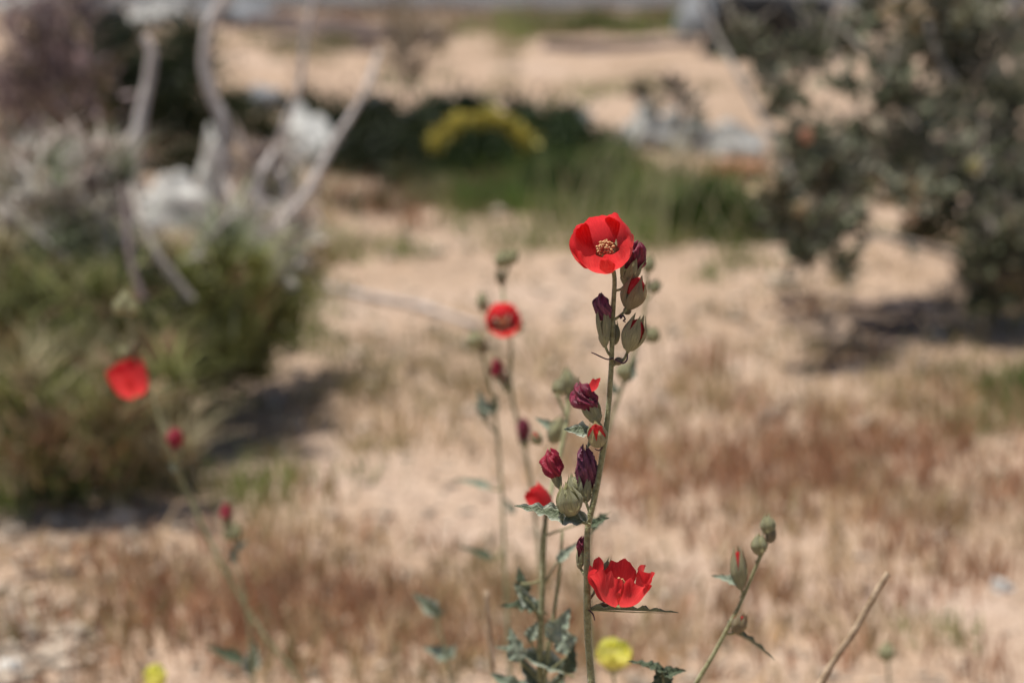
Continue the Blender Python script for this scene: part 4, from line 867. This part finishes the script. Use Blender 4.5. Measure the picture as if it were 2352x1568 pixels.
# right plant with unopened buds
D = 1.25
ft = below(1560, 1660, D, -.01, .04)
p9 = plant('globemallow', ft, 'slanting mallow stem bearing only closed buds, right of the sharp stem', 'flowering plant', GM)
stems(p9, [([Vector(ft), P(1530, 1900, D), (1570, 1640, D), (1600, 1568, D), (1640, 1500, D), (1668, 1448, D), (1698, 1390, D), (1722, 1335, D), (1745, 1282, D), (1762, 1245, D)], 14, 7), ped((1700, 1372), (1703, 1350), D, D, (1706, 1364)), ped((1665, 1452), (1690, 1450), D, D), ped((1735, 1290), (1745, 1272), D, D)], hair=4)
bud(p9, (1764, 1226), (1763, 1176), D, 34, 'sepal', roll=.3)
bud(p9, (1743, 1272), (1745, 1222), D, 36, 'sepal', roll=1.0)
bud(p9, (1768, 1245), (1776, 1206), D, 24, 'sepal_brown', roll=.4)
bud(p9, (1701, 1350), (1694, 1252), D, 38, 'sepal', red=.06, roll=1.7)
bud(p9, (1690, 1452), (1708, 1406), D - .005, 38, 'sepal_brown', red=.02, roll=.5)
leaf(p9, (1700, 1342), (1636, 1316), D, 30, (0, .7, .7), seed=1, material='leaf_pale', wave=.12)
leaf(p9, (1680, 1448), (1788, 1500), D, 32, (.2, 1, .1), seed=2, material='leaf_dark', wave=.15, fold=.6)
leaf(p9, (1672, 1440), (1690, 1402), D, 12, (0, .6, .8), seed=3, material='leaf')

# ------------------------------------------------------------------ yellow flowers
def yellow(px, py, d, w, label, dx=0):
    ft = below(px + dx, 1640, d, 0, .05); r = plant('yellow_flower', ft, label, 'flower', 'small yellow flowers')
    stems(r, [([Vector(ft), P(px + dx, 1800, d), (px + 6, py + w * 1.2, d), (px + 1, py + w * .48, d)], 8, 7)])
    Wm = w * S(d); mb = MB(); rows = []
    for i in range(8):                                              # green cup
        v = i / 7; rr = Wm * (.10 + .26 * math.sin(v * 1.5)); rows.append([(rr * math.cos(a_), rr * math.sin(a_), Wm * .45 * v) for a_ in [2 * math.pi * k / 12 for k in range(12)]])
    mb.grid(rows, 0, closed=True)
    ax = V(0, .93, .38); b0 = P(px + 1, py + w * .52, d)
    cup = link('flower_head', mb.mesh('flower_head', M['stem']), r, b0 - r.location, axis_quat(ax))
    for ring, (n_, tilt, ln) in enumerate([(20, .35, .60), (18, .85, .66), (16, 1.35, .70), (12, 2.0, .60)]):
        for k in range(n_):
            a_ = 2 * math.pi * (k + ring * .5) / n_; p_ = MB(); rws = []
            for i in range(5):
                v = i / 4; rr = Wm * (.14 + ln * .58 * math.sin(v * 1.9) * math.cos(tilt * .55)); zz = Wm * (.22 + ln * v * (.75 + .35 * math.sin(tilt))); hw = Wm * .14 * (1 - .3 * v ** 3)
                rws.append([(rr, -hw, zz), (rr + Wm * .015, 0, zz + Wm * .01), (rr, hw, zz)])
            p_.grid(rws, 0); me = p_.mesh('petal', M['yellow']); link('petal', me, cup, (0, 0, 0), Quaternion((0, 0, 1), a_) @ Quaternion((0, 1, 0), random.uniform(-.12, .12)), (1, 1, random.uniform(.85, 1.12)))
yellow(1407, 1506, 1.62, 78, 'fuzzy edged yellow flower head right of the sharp stem foot', 8)
yellow(357, 1556, 1.85, 54, 'yellow flower head cut by the bottom edge at the left', 4)
ft = below(2040, 1640, 1.9, 0, .02); r = plant('flower_stalk', ft, 'tiny pale green bud on a thin stalk near the broken straw', 'plant')
stems(r, [([Vector(ft), P(2044, 1700, 1.9), (2042, 1560, 1.9), (2037, 1512, 1.9)], 7, 6)]); bud(r, (2037, 1518), (2037, 1470), 1.9, 36, 'sepal')
# dry straw stalks
def stalk(pts, w0, w1, d, label):
    ft = below(pts[0][0], pts[0][1] + 60, d, 0, .03); r = plant('dry_stalk', ft, label, 'stalk')
    stems(r, [([Vector(ft)] + [(*p, d) for p in pts], w0, w1)], 'straw', name='stem')
stalk([(1790, 1760), (1880, 1580), (1926, 1500), (1962, 1450), (1990, 1400), (2018, 1350), (2040, 1315)], 22, 13, 1.34, 'thick broken straw stalk leaning right above the sand')
stalk([(1140, 1700), (1134, 1560), (1124, 1450), (1116, 1355)], 16, 11, 1.5, 'pale upright straw stalk left of the leafy mallow foot')
